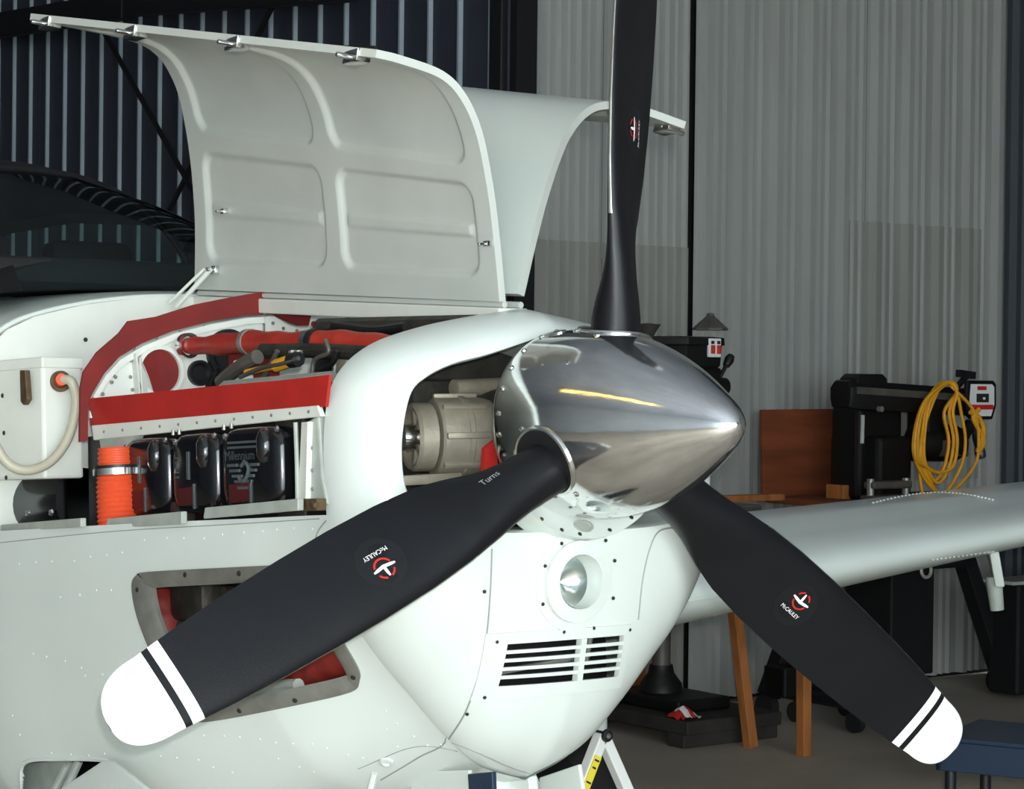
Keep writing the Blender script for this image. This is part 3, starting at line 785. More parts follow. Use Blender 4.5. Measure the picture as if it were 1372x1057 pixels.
def bpt(k, r, s, h, be):
    d, t = bdir(k); cch = t * math.cos(be) + np.array([1, 0, 0]) * math.sin(be); n = np.array([1, 0, 0]) * math.cos(be) - t * math.sin(be)
    return d * r + cch * s + n * h + np.array([-.012, 0, 0])
def drape(k, r, s, off):
    se, be = bsec(r); fr_ = [(a, b) for a, b in se[:NS // 2 + 1]]; fr_.sort()
    h = float(np.interp(s, [a for a, _ in fr_], [b for _, b in fr_])); return bpt(k, r, s, h + off, be)
ST0, ST1, ST2 = .885, .905, .917
rst = sorted(set(list(np.linspace(.10, .37, 22)) + list(np.linspace(.37, .86, 36)) + [ST0, ST1, ST2] + list(.93 + .085 * np.sin(np.linspace(0, math.pi / 2, 26)))))
for k in range(3):
    g = G(); rows = []
    for r in rst:
        se, be = bsec(r); rows.append([bpt(k, r, s, h, be) for s, h in se])
    n = NS
    for i in range(len(rst) - 1):
        rm = (rst[i] + rst[i + 1]) / 2
        o = len(g.v); g.v += [tuple(p) for p in rows[i]] + [tuple(p) for p in rows[i + 1]]
        for j in range(n):
            e = 1 if (ST0 < rm < ST1 or rm > ST2) else 0
            if j in (0, n - 1) and .36 < rm: e = 2 if e == 0 else e
            g.f.append((o + j, o + (j + 1) % n, o + n + (j + 1) % n, o + n + j)); g.m.append(e)
    g.add(rows[-1], [tuple(range(n))])
    me_merge = g
    ob = g.make('propeller_blade', [BLACKBLADE, BLADEWHITE, BLADEEDGE], P, sharp=75)
    bm = bmesh.new(); bm.from_mesh(ob.data); bmesh.ops.remove_doubles(bm, verts=bm.verts[:], dist=1e-6); bmesh.ops.recalc_face_normals(bm, faces=bm.faces[:])
    bm.to_mesh(ob.data); bm.free(); ob.data.polygons.foreach_set('use_smooth', [True] * len(ob.data.polygons))
    # emblem decal: black disc, red ring, white three-arm propeller and the maker's name
    rc, sc_ = .512, .004
    g = G(); N = 32
    g.add([drape(k, rc - .002 + .042 * math.cos(a), sc_ - .008 + .042 * math.sin(a), .0004) for a in [2 * math.pi * i / N for i in range(N)]] + [drape(k, rc, sc_, .0004)], [(i, (i + 1) % N, N) for i in range(N)])
    g.make('decal_disc', DECAL, ob)
    g = G()
    for a0, a1 in ((math.radians(25), math.radians(75)), (math.radians(105), math.radians(155)), (math.radians(200), math.radians(340))):
        pa = [lerp(a0, a1, i / 14) for i in range(15)]
        g.grid([[drape(k, rc + R_ * math.cos(a), sc_ + .003 + R_ * math.sin(a), .0009) for a in pa] for R_ in (.0145, .0178)])
    g.make('emblem_ring', REDPLASTIC, ob, False)
    g = G()
    for a, L_ in ((math.radians(8), .0205), (math.radians(94), .0175), (math.radians(172), .0215)):
        dx, dy = math.cos(a), math.sin(a)
        for seg in range(1):
            q = [(-.002, .0026), (L_ * .6, .0026), (L_, .0014), (L_, -.0014), (L_ * .6, -.0026), (-.002, -.0026)]
            g.add([drape(k, rc + dx * a_ - dy * b_, sc_ + dx * b_ + dy * a_, .0012) for a_, b_ in q], [tuple(range(6))])
    g.make('emblem', BLADEWHITE, ob, False)
    tv, tf = textmesh('McCAULEY', .0105)
    g = G(); g.add([drape(k, rc - .002 + x * .92, sc_ - .024 + y_ * 1.0, .0012) for x, y_ in tv], tf); g.make('lettering', BLADEWHITE, ob, False)
    if k == 1:
        g = G(); tv, tf = textmesh('Turns', .016)
        g.add([drape(k, .262 - x, -.026 - y_, .001) for x, y_ in tv], tf)
        tv, tf = textmesh('Blades', .009)
        g.add([drape(k, .262 - x, -.014 - y_, .001) for x, y_ in tv], tf) if False else None
        g.make('sticker_lettering', PLACARD, ob, False)
# ---- hub and front of the engine inside the intake
g = G(); g.lathe([(-.46, .08), (-.45, .09), (-.24, .085), (-.21, .07), (-.15, .07), (-.14, .05), (-.10, .05)], (0, 0, 0), (1, 0, 0), 40); crank = g.make('gear_case', ENGINE, P)
for s in (-1, 1):
    g = G(); g.box((-.42, s * .26, -.02), (.10, .24, .24)); g.make('baffle_front', ENGINE, P, bevel=.02)
g = G(); g.box((-.47, .09, .0), (.02, .50, .34)); g.box((-.47, -.25, -.03), (.02, .18, .24)); g.make('intake_baffle', ENGINE, P, False)
g = G(); g.prism([at(u, v, 0, -.16) for u, v in ((650, 600), (665, 588), (668, 640), (648, 640))], (-.01, 0, 0)); g.make('intake_seal', RED, P, False)
# alternator
ac = at(606, 585, 0, -.30); adir = unit(np.array([-.28, -1.0, 0.0])); _, _, _ = basis(adir)
al = thing('alternator_core', '', ''); bpy.data.objects.remove(al)
g = G(); R_ = .068
g.lathe([(-.095, .02), (-.093, .040), (-.085, .056), (-.065, R_ - .004), (-.050, R_), (-.020, R_), (-.018, R_ + .003), (-.010, R_ + .003), (-.008, R_), (.034, R_), (.038, R_ - .004), (.040, .045), (.034, .02)], ac, adir, 40)
alt = g.make('alternator', CASTING, P, sharp=30)
_, e1, e2 = basis(adir)
for i in range(8):
    a = 2 * math.pi * i / 8; c = ac + adir * -.006 + (math.cos(a) * e1 + math.sin(a) * e2) * (R_ + .003)
    g = G(); g.box(c, (.080, .011, .008), (adir, -math.sin(a) * e1 + math.cos(a) * e2, math.cos(a) * e1 + math.sin(a) * e2)); g.make('through_bolt_lug', CASTING, alt, bevel=.002)
g = G(); g.lathe([(.038, .040), (.044, .060), (.072, .060), (.078, .055), (.076, .049), (.050, .047), (.048, .010)], ac, adir, 24); g.make('fan_housing', CASTING, alt)
for i in range(7):
    a = 2 * math.pi * i / 7; c = ac + adir * .066 + (math.cos(a) * e1 + math.sin(a) * e2) * .036
    g = G(); g.box(c, (.008, .012, .034), (adir, -math.sin(a) * e1 + math.cos(a) * e2, math.cos(a) * e1 + math.sin(a) * e2)); g.make('fan_vane', CASTING, alt)
g = G(); g.lathe([(.06, .024), (.092, .022), (.094, .0)], ac, adir, 16); g.make('bearing_cap', CHROME2, alt)
g = G(); p = ac + np.array([.02, -.10, -.075]); g.bar(p + np.array([-.02, -.03, 0]), p + np.array([0, .10, .004]), .02, .018); g.make('mount_bracket', CASTING, alt, bevel=.003)
g = G(); g.tube([ac + np.array([-.02, .02, .085]), ac + np.array([-.02, .15, .09])], .016, 12); g.make('cross_tube', CASTING, P)

# ---- engine bay, starboard
YS = -.40
def A(u, v, y=YS): return at(u, v, 1, y)
# rear baffle plate with its red seal arch
XB = -1.10
def B(u, v, x=XB): return at(u, v, 0, x)
inner_arc = [(118, 590), (118, 540), (124, 527), (140, 500), (160, 478), (190, 460), (230, 444), (280, 431), (330, 422), (353, 421)]
outer_arc = [(107, 592), (108, 520), (112, 498), (130, 472), (160, 446), (172, 430), (210, 424), (260, 408), (310, 398), (357, 390)]
g = G(); g.strip([B(u, v, XB + .012) for u, v in outer_arc], [B(u, v, XB + .012) for u, v in inner_arc], (-.006, 0, 0)); g.make('baffle_seal', DKRED, P)
o2 = [(359, 396), (368, 398), (376, 404), (385, 404), (395, 410), (418, 417)]; i2 = [(358, 421), (366, 421), (376, 426), (388, 432), (400, 436), (414, 436)]
g = G(); g.strip([B(u, v, XB + .016) for u, v in o2], [B(u, v, XB + .016) for u, v in i2], (-.006, 0, 0)); g.make('baffle_seal', DKRED, P)
plate = [(121, 560), (121, 540), (142, 505), (162, 482), (192, 464), (232, 448), (282, 435), (332, 426), (352, 425), (352, 470), (352, 540)]
g = G(); g.prism([B(u, v, XB) for u, v in plate], (-.006, 0, 0)); baf = g.make('rear_baffle', PRIMER, P, False)
plate2 = [(357, 424), (368, 424), (386, 435), (402, 441), (428, 440), (445, 448), (372, 455), (357, 450)]
g = G(); g.prism([B(u, v, XB + .02) for u, v in plate2], (-.006, 0, 0)); g.make('rear_baffle', PRIMER, P, False)
g = G(); a = [B(u, v + 4, XB + .006) for u, v in inner_arc[2:]]; b = [B(u + 3, v + 12, XB + .006) for u, v in inner_arc[2:]]; g.strip(a, b, (.004, 0, 0)); g.make('seal_retainer', PRIMER, baf)
g = G(); g.strip([B(176, 475, XB + .001), B(181, 535, XB + .001)], [B(182, 473, XB + .022), B(187, 535, XB + .022)], (0, .003, 0)); g.make('baffle_stiffener', PRIMER, baf)
g = G(); g.strip([B(187, 480, XB + .022), B(190, 530, XB + .022)], [B(189, 480, XB + .004), B(208, 532, XB + .004)], (0, .003, 0)); g.make('baffle_gusset', PRIMER, baf)
c = B(212, 498, XB + .002)
g = G(); g.lathe([(0, .052), (.012, .052), (.012, .044), (0, .044)], c, (1, 0, 0), 36, cap=False); g.make('duct_flange', PRIMER, baf)
g = G(); g.lathe([(0, .0), (.003, .044)], c + np.array([.001, 0, 0]), (1, 0, 0), 36, cap=False); g.make('duct_mouth', DKRED, baf)
for q, r in (((266, 500), .026), ((305, 474), .050), ((301, 520), .045)):  # shade inside the plate's uncut holes, put in as black discs
    c = B(*q, XB + .002); g = G(); g.lathe([(0, r), (.010, r), (.010, r * .8), (.003, r * .6), (.003, 0)], c, (1, 0, 0), 28); g.make('dark_hole_disc', SATINBLACK, baf)
for q in ((150, 512), (180, 466), (152, 502), (210, 452), (242, 445), (274, 438), (340, 428), (176, 483), (175, 505), (178, 522), (155, 505), (138, 528), (238, 480), (241, 512), (211, 466), (366, 433), (380, 440), (398, 443), (380, 449)):
    screw(B(*q, XB + .024 if q[0] > 356 else XB + .007), (1, 0, 0), .004, ALU, baf, 'fastener')
# side baffle seal, angle strip
g = G(); top = crom([A(117, 534, -.415), A(200, 526, -.412), A(290, 517, -.41), A(380, 509, -.41), A(441, 502, -.41)], 8); bot = crom([A(122, 571, -.40), A(200, 563, -.40), A(290, 556, -.40), A(380, 549, -.40), A(436, 545, -.40)], 8)
g.strip(top, bot, (0, .006, 0)); g.make('side_seal', RED, P)
g = G(); g.strip([A(122, 570, -.404), A(425, 543, -.404)], [A(125, 590, -.406), A(430, 558, -.406)], (0, .01, 0)); rail_s = g.make('seal_rail', PRIMER, P, False, bevel=.002)
for i in range(12):
    t = (i + .6) / 12.2; q = (lerp(124, 428, t), lerp(580, 550, t)); screw(A(*q, -.4065), (0, -1, 0), .003, ALU, rail_s, 'fastener')
g = G(); g.prism([A(118, 585, -.37), A(432, 550, -.37), A(436, 690, -.37), A(120, 712, -.37)], (0, .01, 0)); g.make('side_baffle', SATINBLACK, P, False)
g = G(); g.prism([A(133, 588, -.415), A(180, 584, -.415), A(172, 598, -.415), A(135, 601, -.415)], (0, .02, 0)); g.make('duct_bracket', GREYPAINT, P, False)
# rocker covers
def rounded(a, b, y0, depth, r, n=5):
    """box between pixel corners a (upper left) and b (lower right) on plane y0, soft dome toward starboard"""
    p, q = A(*a, y0), A(*b, y0); x0, x1 = sorted((p[0], q[0])); z0, z1 = sorted((p[2], q[2]))
    cx, cz = (x0 + x1) / 2, (z0 + z1) / 2; rows = []
    for f, d in ((1.0, -.05), (1.0, 0), (1.0, depth * .55), (.97, depth * .78), (.90, depth * .93), (.78, depth), (.0, depth * 1.02)):
        row = []
        for i in range(36):
            t = 2 * math.pi * i / 36; c_, s_ = math.cos(t), math.sin(t); e = .38
            row.append((cx + f * (x1 - x0) / 2 * math.copysign(abs(c_) ** e, c_), y0 - d, cz + f * (z1 - z0) / 2 * math.copysign(abs(s_) ** e, s_)))
        rows.append(row)
    gg = G(); gg.grid(rows, closed=True); return gg, (x0, x1, z0, z1)
covers = []
for a, b in (((184, 588), (246, 692)), ((250, 582), (312, 688)), ((316, 574), (398, 684))):
    gg, ext = rounded(a, b, -.385, .035, .02); ob = gg.make('rocker_cover', GLOSSBLACK, P, sharp=60); covers.append((ob, ext))
    x0, x1, z0, z1 = ext
    g = G(); g.prism([(x0 + (x1 - x0) * s, -.419, z0 + (z1 - z0) * t) for s, t in ((.18, .10), (.52, .12), (.52, .34), (.18, .32))], (0, -.003, 0)); g.make('cover_tag', TAGRED, ob, False)
    g = G(); g.box((x0 + (x1 - x0) * .545, -.421, z0 + (z1 - z0) * .22), (.004, .004, .045)); g.make('tag_edge', DIMGREY, ob, False)
    for s, t in ((.86, .62), (.90, .50), (.06, .9), (.94, .95)):
        screw(np.array([x0 + (x1 - x0) * s, -.414, z0 + (z1 - z0) * t]), (0, -1, 0), .006, CHROME2, ob, 'cover_bolt', .8)
    g = G(); zz = z0 + (z1 - z0) * .78; g.lathe([(-.034, .001), (-.030, .010), (-.018, .016), (.012, .016), (.024, .010), (.028, .001)], (x0 + (x1 - x0) * .78, -.418, zz), (0, 0, 1), 20, cap=False); g.make('glint_bulge', GLOSSBLACK, ob)  # added gloss bulge, shaped to catch the cover's corner glint
ob, (x0, x1, z0, z1) = covers[2]
def cov(s, t, off=.4215): return (x0 + (x1 - x0) * s, -off, z0 + (z1 - z0) * t)
tv, tf = textmesh('Millennium', .023)
g = G(); g.add([(x0 + (x1 - x0) * .38 + x * 1.0, -.4225, z0 + (z1 - z0) * .66 + y_) for x, y_ in tv], tf); g.make('raised_lettering', DIMGREY, ob, False)
g = G()
for t in (.82, .76): g.box(cov(.42, t), ((x1 - x0) * .5, .003, .004))
for i, w in enumerate((.52, .44, .36, .28)):
    t = .55 - i * .065
    g.box(cov(.42 - w / 2 + .08, t), ((x1 - x0) * .16, .003, .005)); g.box(cov(.42 + w / 2 - .06, t), ((x1 - x0) * .13, .003, .005))
g.box(cov(.42, .28), ((x1 - x0) * .18, .003, .005))
g.make('raised_bars', DIMGREY, ob, False)
g = G(); pts = [cov(.34, .42), cov(.42, .36), cov(.50, .42), cov(.52, .52), cov(.46, .58), cov(.40, .54)]; g.tube(crom(pts, 4), .004, 6); g.tube(crom([cov(.44, .60), cov(.52, .52), cov(.46, .36)], 4), .003, 6); g.make('raised_emblem', DIMGREY, ob)
for ob_, (a0, a1, c0_, c1_) in covers[:2]:
    g = G(); g.box((a0 + (a1 - a0) * .42, -.421, c0_ + (c1_ - c0_) * .60), (.008, .003, .05))
    for i in range(5): g.box((a0 + (a1 - a0) * .16, -.420, c0_ + (c1_ - c0_) * (.46 + .06 * i)), (.012, .003, .003))
    g.make('raised_bars', DIMGREY, ob_, False)
# small fittings above and between the covers
g = G(); g.box(A(245, 690, -.40), (.05, .03, .05)); g.make('drain_fitting', ENGINE, P, bevel=.008)
for q in ((232, 578), (240, 577), (300, 571), (310, 569)):
    g = G(); g.tube([A(q[0], q[1] - 2, -.41), A(q[0], q[1] + 5, -.41)], .0035, 8); g.make('push_rod_clip', ALU, P)
# orange scat duct with clamp
p0, p1 = A(156, 600, -.43), A(160, 704, -.43); n = 16; pr_ = []; L_ = np.linalg.norm(p1 - p0)
for i in range(n * 4 + 1):
    s = i / (n * 4); pr_.append((s * L_, (.034 + .006 * sm(s * 1.6)) * (1 + .045 * math.cos(2 * math.pi * i / 4))))
g = G(); g.lathe(pr_, p0, p1 - p0, 28); duct = g.make('orange_duct', ORANGE, P, sharp=70)
d = unit(p1 - p0); c = p0 + d * L_ * .31
g = G(); g.lathe([(-.006, .042), (-.006, .0455), (.006, .0455), (.006, .042)], c, d, 28, cap=False); g.make('hose_clamp', CHROME2, duct)
g = G(); g.lathe([(-.012, .041), (-.012, .044), (-.006, .044), (-.006, .041)], c, d, 28, cap=False); g.make('hose_band', SATINBLACK, duct)
# grey sill rails and the upright bracket at the bowl seam
def slab(qs, y, th=.012, m=GREYPAINT, name='sill_rail', bevel=.002):
    g = G(); g.prism([A(u, v, y) for u, v in qs], (0, th, 0)); return g.make(name, m, P, False, bevel=bevel)
slab([(133, 696), (243, 685), (243, 702), (134, 709)], -.465)
slab([(274, 680), (399, 668), (399, 684), (272, 695)], -.445)
slab([(0, 703), (108, 694), (108, 706), (0, 713)], -.50)
br = slab([(408, 566), (426, 556), (432, 640), (438, 676), (402, 682), (406, 640)], -.402, .03, GREYPAINT, 'cowl_bracket', .004)
g = G(); g.strip([A(404, 566, -.408), A(399, 682, -.408)], [A(412, 565, -.412), A(409, 681, -.412)], (0, .02, 0)); g.make('bracket_flange', PRIMER, br, False)
for q in ((416, 583), (417, 600), (418, 630), (418, 655)): screw(A(*q, -.403), (0, -1, 0), .004, ALU, br, 'fastener')
g = G(); g.box(A(420, 676, -.42), (.05, .02, .02)); g.tube([A(418, 674, -.432), A(424, 678, -.434)], .006, 8); g.make('bracket_latch', RUST, br, bevel=.003)
g = G(); g.tube([A(396, 566, -.41), A(398, 620, -.41), A(399, 680, -.41)], .004, 8); g.make('edge_wire', GREYPAINT, P)
# battery box with vent hose
bx = [at(-30, 512, 1, -.50), at(56, 490, 1, -.46), at(108, 494, 1, -.40)]
xf, yf = bx[1][0], bx[1][1]; zt_, zb_ = .185, -.05
g = G()
corner = [(-1.36, -.495), (xf, -.47), (xf - .0, -.30), (-1.36, -.30)]
c1 = (at(57, 492, 1, -.47)); c2 = at(110, 497, 0, c1[0] - .015)
poly = [(-1.362, -.515), (c1[0], -.47), (c2[0], c2[1]), (-1.362, c2[1])]
g.prism([(x, y, zt_) for x, y in poly], (0, 0, zb_ - zt_)); bbx = g.make('battery_box', PRIMER, P, False, bevel=.006)
g = G(); g.prism([(lerp(np.mean([p[0] for p in poly]), x, 1.03), lerp(np.mean([p[1] for p in poly]), y, 1.05), zt_ + .004) for x, y in poly], (0, 0, -.022)); g.make('box_lid', PRIMER, bbx, False, bevel=.003)
lp = [at(u, v, 1, -.50) for u, v in ((26, 496), (33, 496), (36, 535), (31, 543), (27, 538))]
g = G(); g.prism(lp, (0, .012, 0)); g.make('box_latch', RUST, bbx, False, bevel=.002)
hc = at(80, 511, 0, c1[0] - .002)
g = G(); g.lathe([(0, .021), (.006, .021), (.006, .014), (.002, .010), (.002, 0)], hc + np.array([.002, 0, 0]), (1, -.15, 0), 20); g.make('vent_grommet', RUST, bbx)
g = G(); g.tube([hc, hc + np.array([.02, -.005, .003])], .012, 12); g.make('vent_sleeve', ORANGE, bbx)
hp = [hc + np.array([.015, 0, .003]), at(96, 512, 0, c1[0] + .03), at(102, 540, 0, c1[0] + .03), at(92, 585, 0, c1[0] + .03), at(68, 618, 0, c1[0] + .03), at(36, 630, 0, c1[0] + .03), at(8, 618, 0, c1[0] + .02), at(-14, 580, 0, c1[0])]
g = G(); g.tube(crom(hp, 8), .0095, 12); g.make('vent_hose', BEIGEHOSE, bbx)
for q in ((3, 530), (5, 580), (8, 640)): screw(at(*q, 1, -.508), (0, -1, 0), .005, HOLE, bbx, 'fastener')
# polished duct below the box
g = G(); p, q = at(-60, 682, 1, -.44), at(112, 672, 1, -.36); g.tube([p, lerp(p, q, .5), q], [.072, .072, .068], 28); exd = g.make('heater_shroud', DARKCHROME, P)
g = G(); g.lathe([(-.006, .0735), (-.006, .077), (.02, .077), (.02, .0735)], at(-12, 682, 1, -.42), q - p, 28, cap=False); g.make('shroud_band', ALU, exd)
for qq in ((38, 688), (69, 687)):
    screw(at(*qq, 1, -.483), (0, -1, .1), .007, CHROME2, exd, 'shroud_screw', .8)
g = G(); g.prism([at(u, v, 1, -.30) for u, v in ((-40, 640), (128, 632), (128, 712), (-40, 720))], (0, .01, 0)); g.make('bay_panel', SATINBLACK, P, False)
for q in ((115, 452),): screw(at(115, 455, 0, -1.355), (1, 0, 0), .005, HOLE, firewall, 'fastener')
# red induction hose along the engine top
hp = [at(252, 463, 0, -1.07), at(290, 462, 1, -.20), at(340, 458, 1, -.20), at(380, 460, 1, -.20), at(430, 458, 1, -.19), at(480, 460, 1, -.17), at(540, 468, 1, -.15)]
g = G(); cp = crom(hp, 8); g.tube(cp, [.016 + .006 * sm(i / 12) + .0015 * math.sin(i * .9) for i in range(len(cp))], 16); rh = g.make('red_hose', REDHOSE, P)
for u_, m_ in ((248, CHROME2), (420, CHROME2), (426, SATINBLACK), (335, ALU)):
    i = min(range(len(cp)), key=lambda j: abs(proj(cp[j])[0] - u_)); dd = cp[min(i + 1, len(cp) - 1)] - cp[i - 1] if i else cp[1] - cp[0]
    g = G(); g.lathe([(-.007, .020), (-.007, .0255), (.007, .0255), (.007, .020)], cp[i], dd, 18, cap=False); g.make('hose_clamp', m_, rh)
# engine block, cylinders, fins, fittings
g = G(); g.box((-.75, -.02, .01), (.66, .30, .20)); block = g.make('engine_block', ENGINE, P, bevel=.02)
for s in (-1, 1):
    for i in range(3):
        xc = -.50 - i * .205 - (.02 if s > 0 else 0)
        g = G(); pr_ = []
        for j in range(14): pr_ += [(j * .014, .072), (j * .014 + .003, .088), (j * .014 + .006, .088), (j * .014 + .009, .072)]
        g.lathe(pr_, (xc, s * .16, .0), (0, s, 0), 24); g.make('cylinder', ENGINE, P)
slabg = G(); slabg.prism([A(290, 519, -.36), A(440, 505, -.36), A(445, 497, -.30), A(300, 510, -.30)], (0, .01, -.004)); slabg.make('baffle_lip', GREYPAINT, P, False)
def tubeq(name, qs, y, r, m, parent=None):
    g = G(); g.tube(crom([at(u, v, 1, y if not hasattr(y, '__len__') else y[i]) for i, (u, v) in enumerate(qs)], 6), r, 10); return g.make(name, m, parent or P)
tubeq('scoop_hose', [(296, 512), (310, 500), (330, 486), (345, 478)], -.26, .014, GREYIRON)
tubeq('cable', [(322, 505), (350, 493), (375, 488), (400, 480)], -.28, .004, GREYIRON)
tubeq('primer_line', [(330, 499), (352, 494), (372, 490)], -.27, .006, YELLOW)
tubeq('fuel_injector', [(370, 490), (388, 484)], -.27, .012, YELLOW)
tubeq('fuel_fitting', [(390, 483), (400, 481)], -.27, .014, SATINBLACK)
tubeq('ignition_lead', [(352, 507), (362, 490), (372, 470)], -.25, .005, GREYIRON)
tubeq('ignition_lead', [(418, 500), (422, 482), (440, 472), (436, 455)], -.25, .004, GREYIRON)
tubeq('ignition_lead', [(430, 496), (446, 486), (452, 470)], -.24, .005, SATINBLACK)
tubeq('ignition_lead', [(448, 498), (452, 480), (470, 478)], -.22, .004, ALU)
tubeq('spark_lead', [(392, 470), (393, 480)], -.24, .008, ALU)
tubeq('spark_lead', [(400, 470), (401, 481)], -.24, .008, ALU)
tubeq('fuel_rail', [(352, 470), (430, 470), (500, 474)], -.22, .014, ENGINE)
tubeq('manifold_pipe', [(430, 440), (520, 438), (640, 436)], -.05, .02, ENGINE)
tubeq('port_seal', [(420, 434), (520, 433), (640, 430)], .05, .006, RED)
tubeq('air_tube', [(448, 437), (500, 443), (545, 438)], -.08, .010, SATINBLACK)
tubeq('bay_brace', [(452, 440), (500, 446), (540, 440)], -.03, .012, PRIMER)
g = G(); g.box(at(466, 488, 1, -.2), (.05, .04, .05)); g.make('spark_plug_box', CASTING, P, bevel=.006)
g = G(); g.box(at(446, 482, 1, -.16), (.09, .04, .06)); g.make('throttle_body', SATINBLACK, P, bevel=.008)
g = G(); g.box(at(340, 490, 1, -.15), (.16, .02, .09)); g.make('back_baffle', DKRED, P, False)
g = G(); g.box(at(326, 503, 1, -.22), (.03, .03, .06)); g.make('breather_fitting', WHITEPLASTIC, P, bevel=.005)
# inside the side access hole: red duct hoses and dark parts
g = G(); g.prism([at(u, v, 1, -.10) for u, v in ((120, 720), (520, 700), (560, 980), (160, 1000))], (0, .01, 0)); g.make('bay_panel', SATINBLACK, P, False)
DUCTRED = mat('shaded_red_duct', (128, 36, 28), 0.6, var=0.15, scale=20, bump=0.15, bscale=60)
def duct(qs, y, r, name='red_duct'):
    pts = [np.array(p) for p in crom([at(u, v, 1, y) for u, v in qs], 10)]
    g = G(); g.tube(pts, [r * (1 + .04 * math.cos(i * 1.6)) for i in range(len(pts))], 20); return g.make(name, DUCTRED, P)
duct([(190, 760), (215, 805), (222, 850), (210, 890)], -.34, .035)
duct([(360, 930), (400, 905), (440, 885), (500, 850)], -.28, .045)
g = G(); g.box(at(262, 800, 1, -.32), (.13, .05, .09)); g.make('starter_housing', ENGINE, P, bevel=.015)
g = G(); g.lathe([(0, .05), (.06, .05), (.07, .03)], at(255, 850, 1, -.28), (.2, -1, 0), 24); g.make('exhaust_flange', ENGINE, P)
tubeq('exhaust_pipe', [(300, 800), (330, 850), (360, 930)], -.24, .03, ENGINE)
tubeq('oil_pipe', [(340, 935), (380, 920), (400, 918)], -.33, .012, GREYPAINT)

# ---- nose gear and belly fittings
g = G(); g.tube([at(660, 1010, 1, 0), at(640, 1200, 1, 0.0)], .035, 16); strut = g.make('nose_strut', GREYPAINT, P)
wc = np.array([strut.data.vertices[0].co.x * 0 - .38, 0, -1.10])
def wheel(cx_, cy_, parent_name='wheel', R=.17, w=.13):
    zc = (R - HUB - math.sin(TH) * cx_) / math.cos(TH)
    g = G(); g.lathe([(-w / 2, R * .55), (-w / 2, R * .85), (-w * .35, R), (w * .35, R), (w / 2, R * .85), (w / 2, R * .55)], (cx_, cy_, zc), (0, 1, 0), 32); t_ = g.make('tyre', RUBBER, P)
    g = G(); g.lathe([(-w * .4, 0), (-w * .4, R * .55), (w * .4, R * .55), (w * .4, 0)], (cx_, cy_, zc), (0, 1, 0), 24); g.make('wheel_rim', ALU, t_)
    return zc
zc = wheel(-.42, 0.0)
g = G(); g.tube([(-.36, 0, -.58), (-.40, 0, zc + .25)], .032, 16); g.tube([(-.40, -.08, zc), (-.40, -.08, zc + .2), (-.40, 0, zc + .26), (-.40, .08, zc + .2), (-.40, .08, zc)], .014, 10); g.make('nose_fork', WHITE, P)
bpy.data.objects.remove(strut)
g = G(); g.prism([at(u, v, 1, -.13) for u, v in ((560, 1034), (628, 1032), (628, 1075), (540, 1075))], (0, .008, 0)); g.make('gear_door', WHITE, P, False, bevel=.002)
g = G(); g.prism([at(u, v, 1, -.14) for u, v in ((626, 1037), (659, 1034), (660, 1062), (628, 1066))], (0, .01, 0)); g.make('gear_actuator', BLUE, P, False, bevel=.002)
g = G(); g.prism([at(u, v, 1, .02) for u, v in ((660, 1044), (708, 1040), (712, 1080), (664, 1080))], (0, .02, 0)); g.make('gear_link', WHITE, P, False, bevel=.003)
g = G(); g.prism([at(u, v, 1, .10) for u, v in ((722, 1042), (775, 1024), (784, 1080), (725, 1080))], (0, .008, 0)); g.make('gear_door', WHITE, P, False, bevel=.002)
g = G(); g.tube([at(502, 1036, 1, -.30), at(492, 1075, 1, -.30)], .006, 8); g.make('drain_mast', WHITE, P)
h = hit(518, 1020, cowl_b, .001)
if h: g = G(); g.lathe([(0, .013), (.003, .012), (.004, .008), (.001, .006), (.001, 0)], h[0], h[1], 16); g.make('drain_cap', WHITE, lower)
# main gear, port
yw = 1.46; zc = wheel(-2.0, yw, R=.19, w=.15)
g = G(); g.tube([(-2.0, yw + .10, zc), (-1.98, yw + .10, -.45)], .03, 14); g.make('main_strut', WHITE, P)

# ================================================================== hangar things (world frame)
# folding stepladder behind the nose
sx = -.80
st = thing('stepladder', 'white folding stepladder with yellow caution label, behind the airplane chin', 'ladder', (-.8, .64, 0))
ap = wat(806, 984, 0, sx)
def railq(q1, w, y_off=0.0):
    b = wat(*q1, 0, sx); d = unit(b - ap); t = ap[2] / -d[2]; f = ap + d * t; return ap - d * .0, f
for q1, nm in (((778, 1057), 'front_rail'), ((838, 1057), 'rear_rail')):
    a_, f_ = railq(q1, .02)
    for dx in (0, -.36):
        g = G(); g.bar(a_ + np.array([dx, 0, .0]), f_ + np.array([dx, 0, .004]), .024, .028, (1, 0, 0)); ro = g.make(nm, WHITEPLASTIC, st, False, False, bevel=.003)
        if nm == 'front_rail' and dx == 0:
            l0, l1 = lerp(a_, f_, .07), lerp(a_, f_, .30)
            g = G(); g.bar(l0 + np.array([.0155, 0, 0]), l1 + np.array([.0155, 0, 0]), .019, .002, (1, 0, 0)); lb = g.make('caution_label', LABELYEL, ro, False, False)
            g = G()
            for i in range(9):
                if i in (2, 5): continue
                c = lerp(l0, l1, (i + .6) / 9.4) + np.array([.017, 0, 0]); dd = unit(l1 - l0); g.bar(c - dd * .002, c + dd * .002, .013 - (i % 3) * .003, .001, (1, 0, 0))
            g.make('label_print', HOLE, ro, False, False)
    for k in (1, 2):
        if nm == 'front_rail':
            c = lerp(a_, f_, k / 3); g = G(); g.box(c + np.array([-.18, 0, 0]), (.36, .07, .02)); g.make('tread', WHITEPLASTIC, st, False, False, bevel=.003)
g = G(); g.lathe([(-.40, .008), (.016, .008), (.016, .014), (.022, .013), (.024, .006), (.024, 0)], ap + np.array([0, 0, .0]), (1, 0, 0), 16); g.make('hinge_bolt', SATINBLACK, st, True, False)
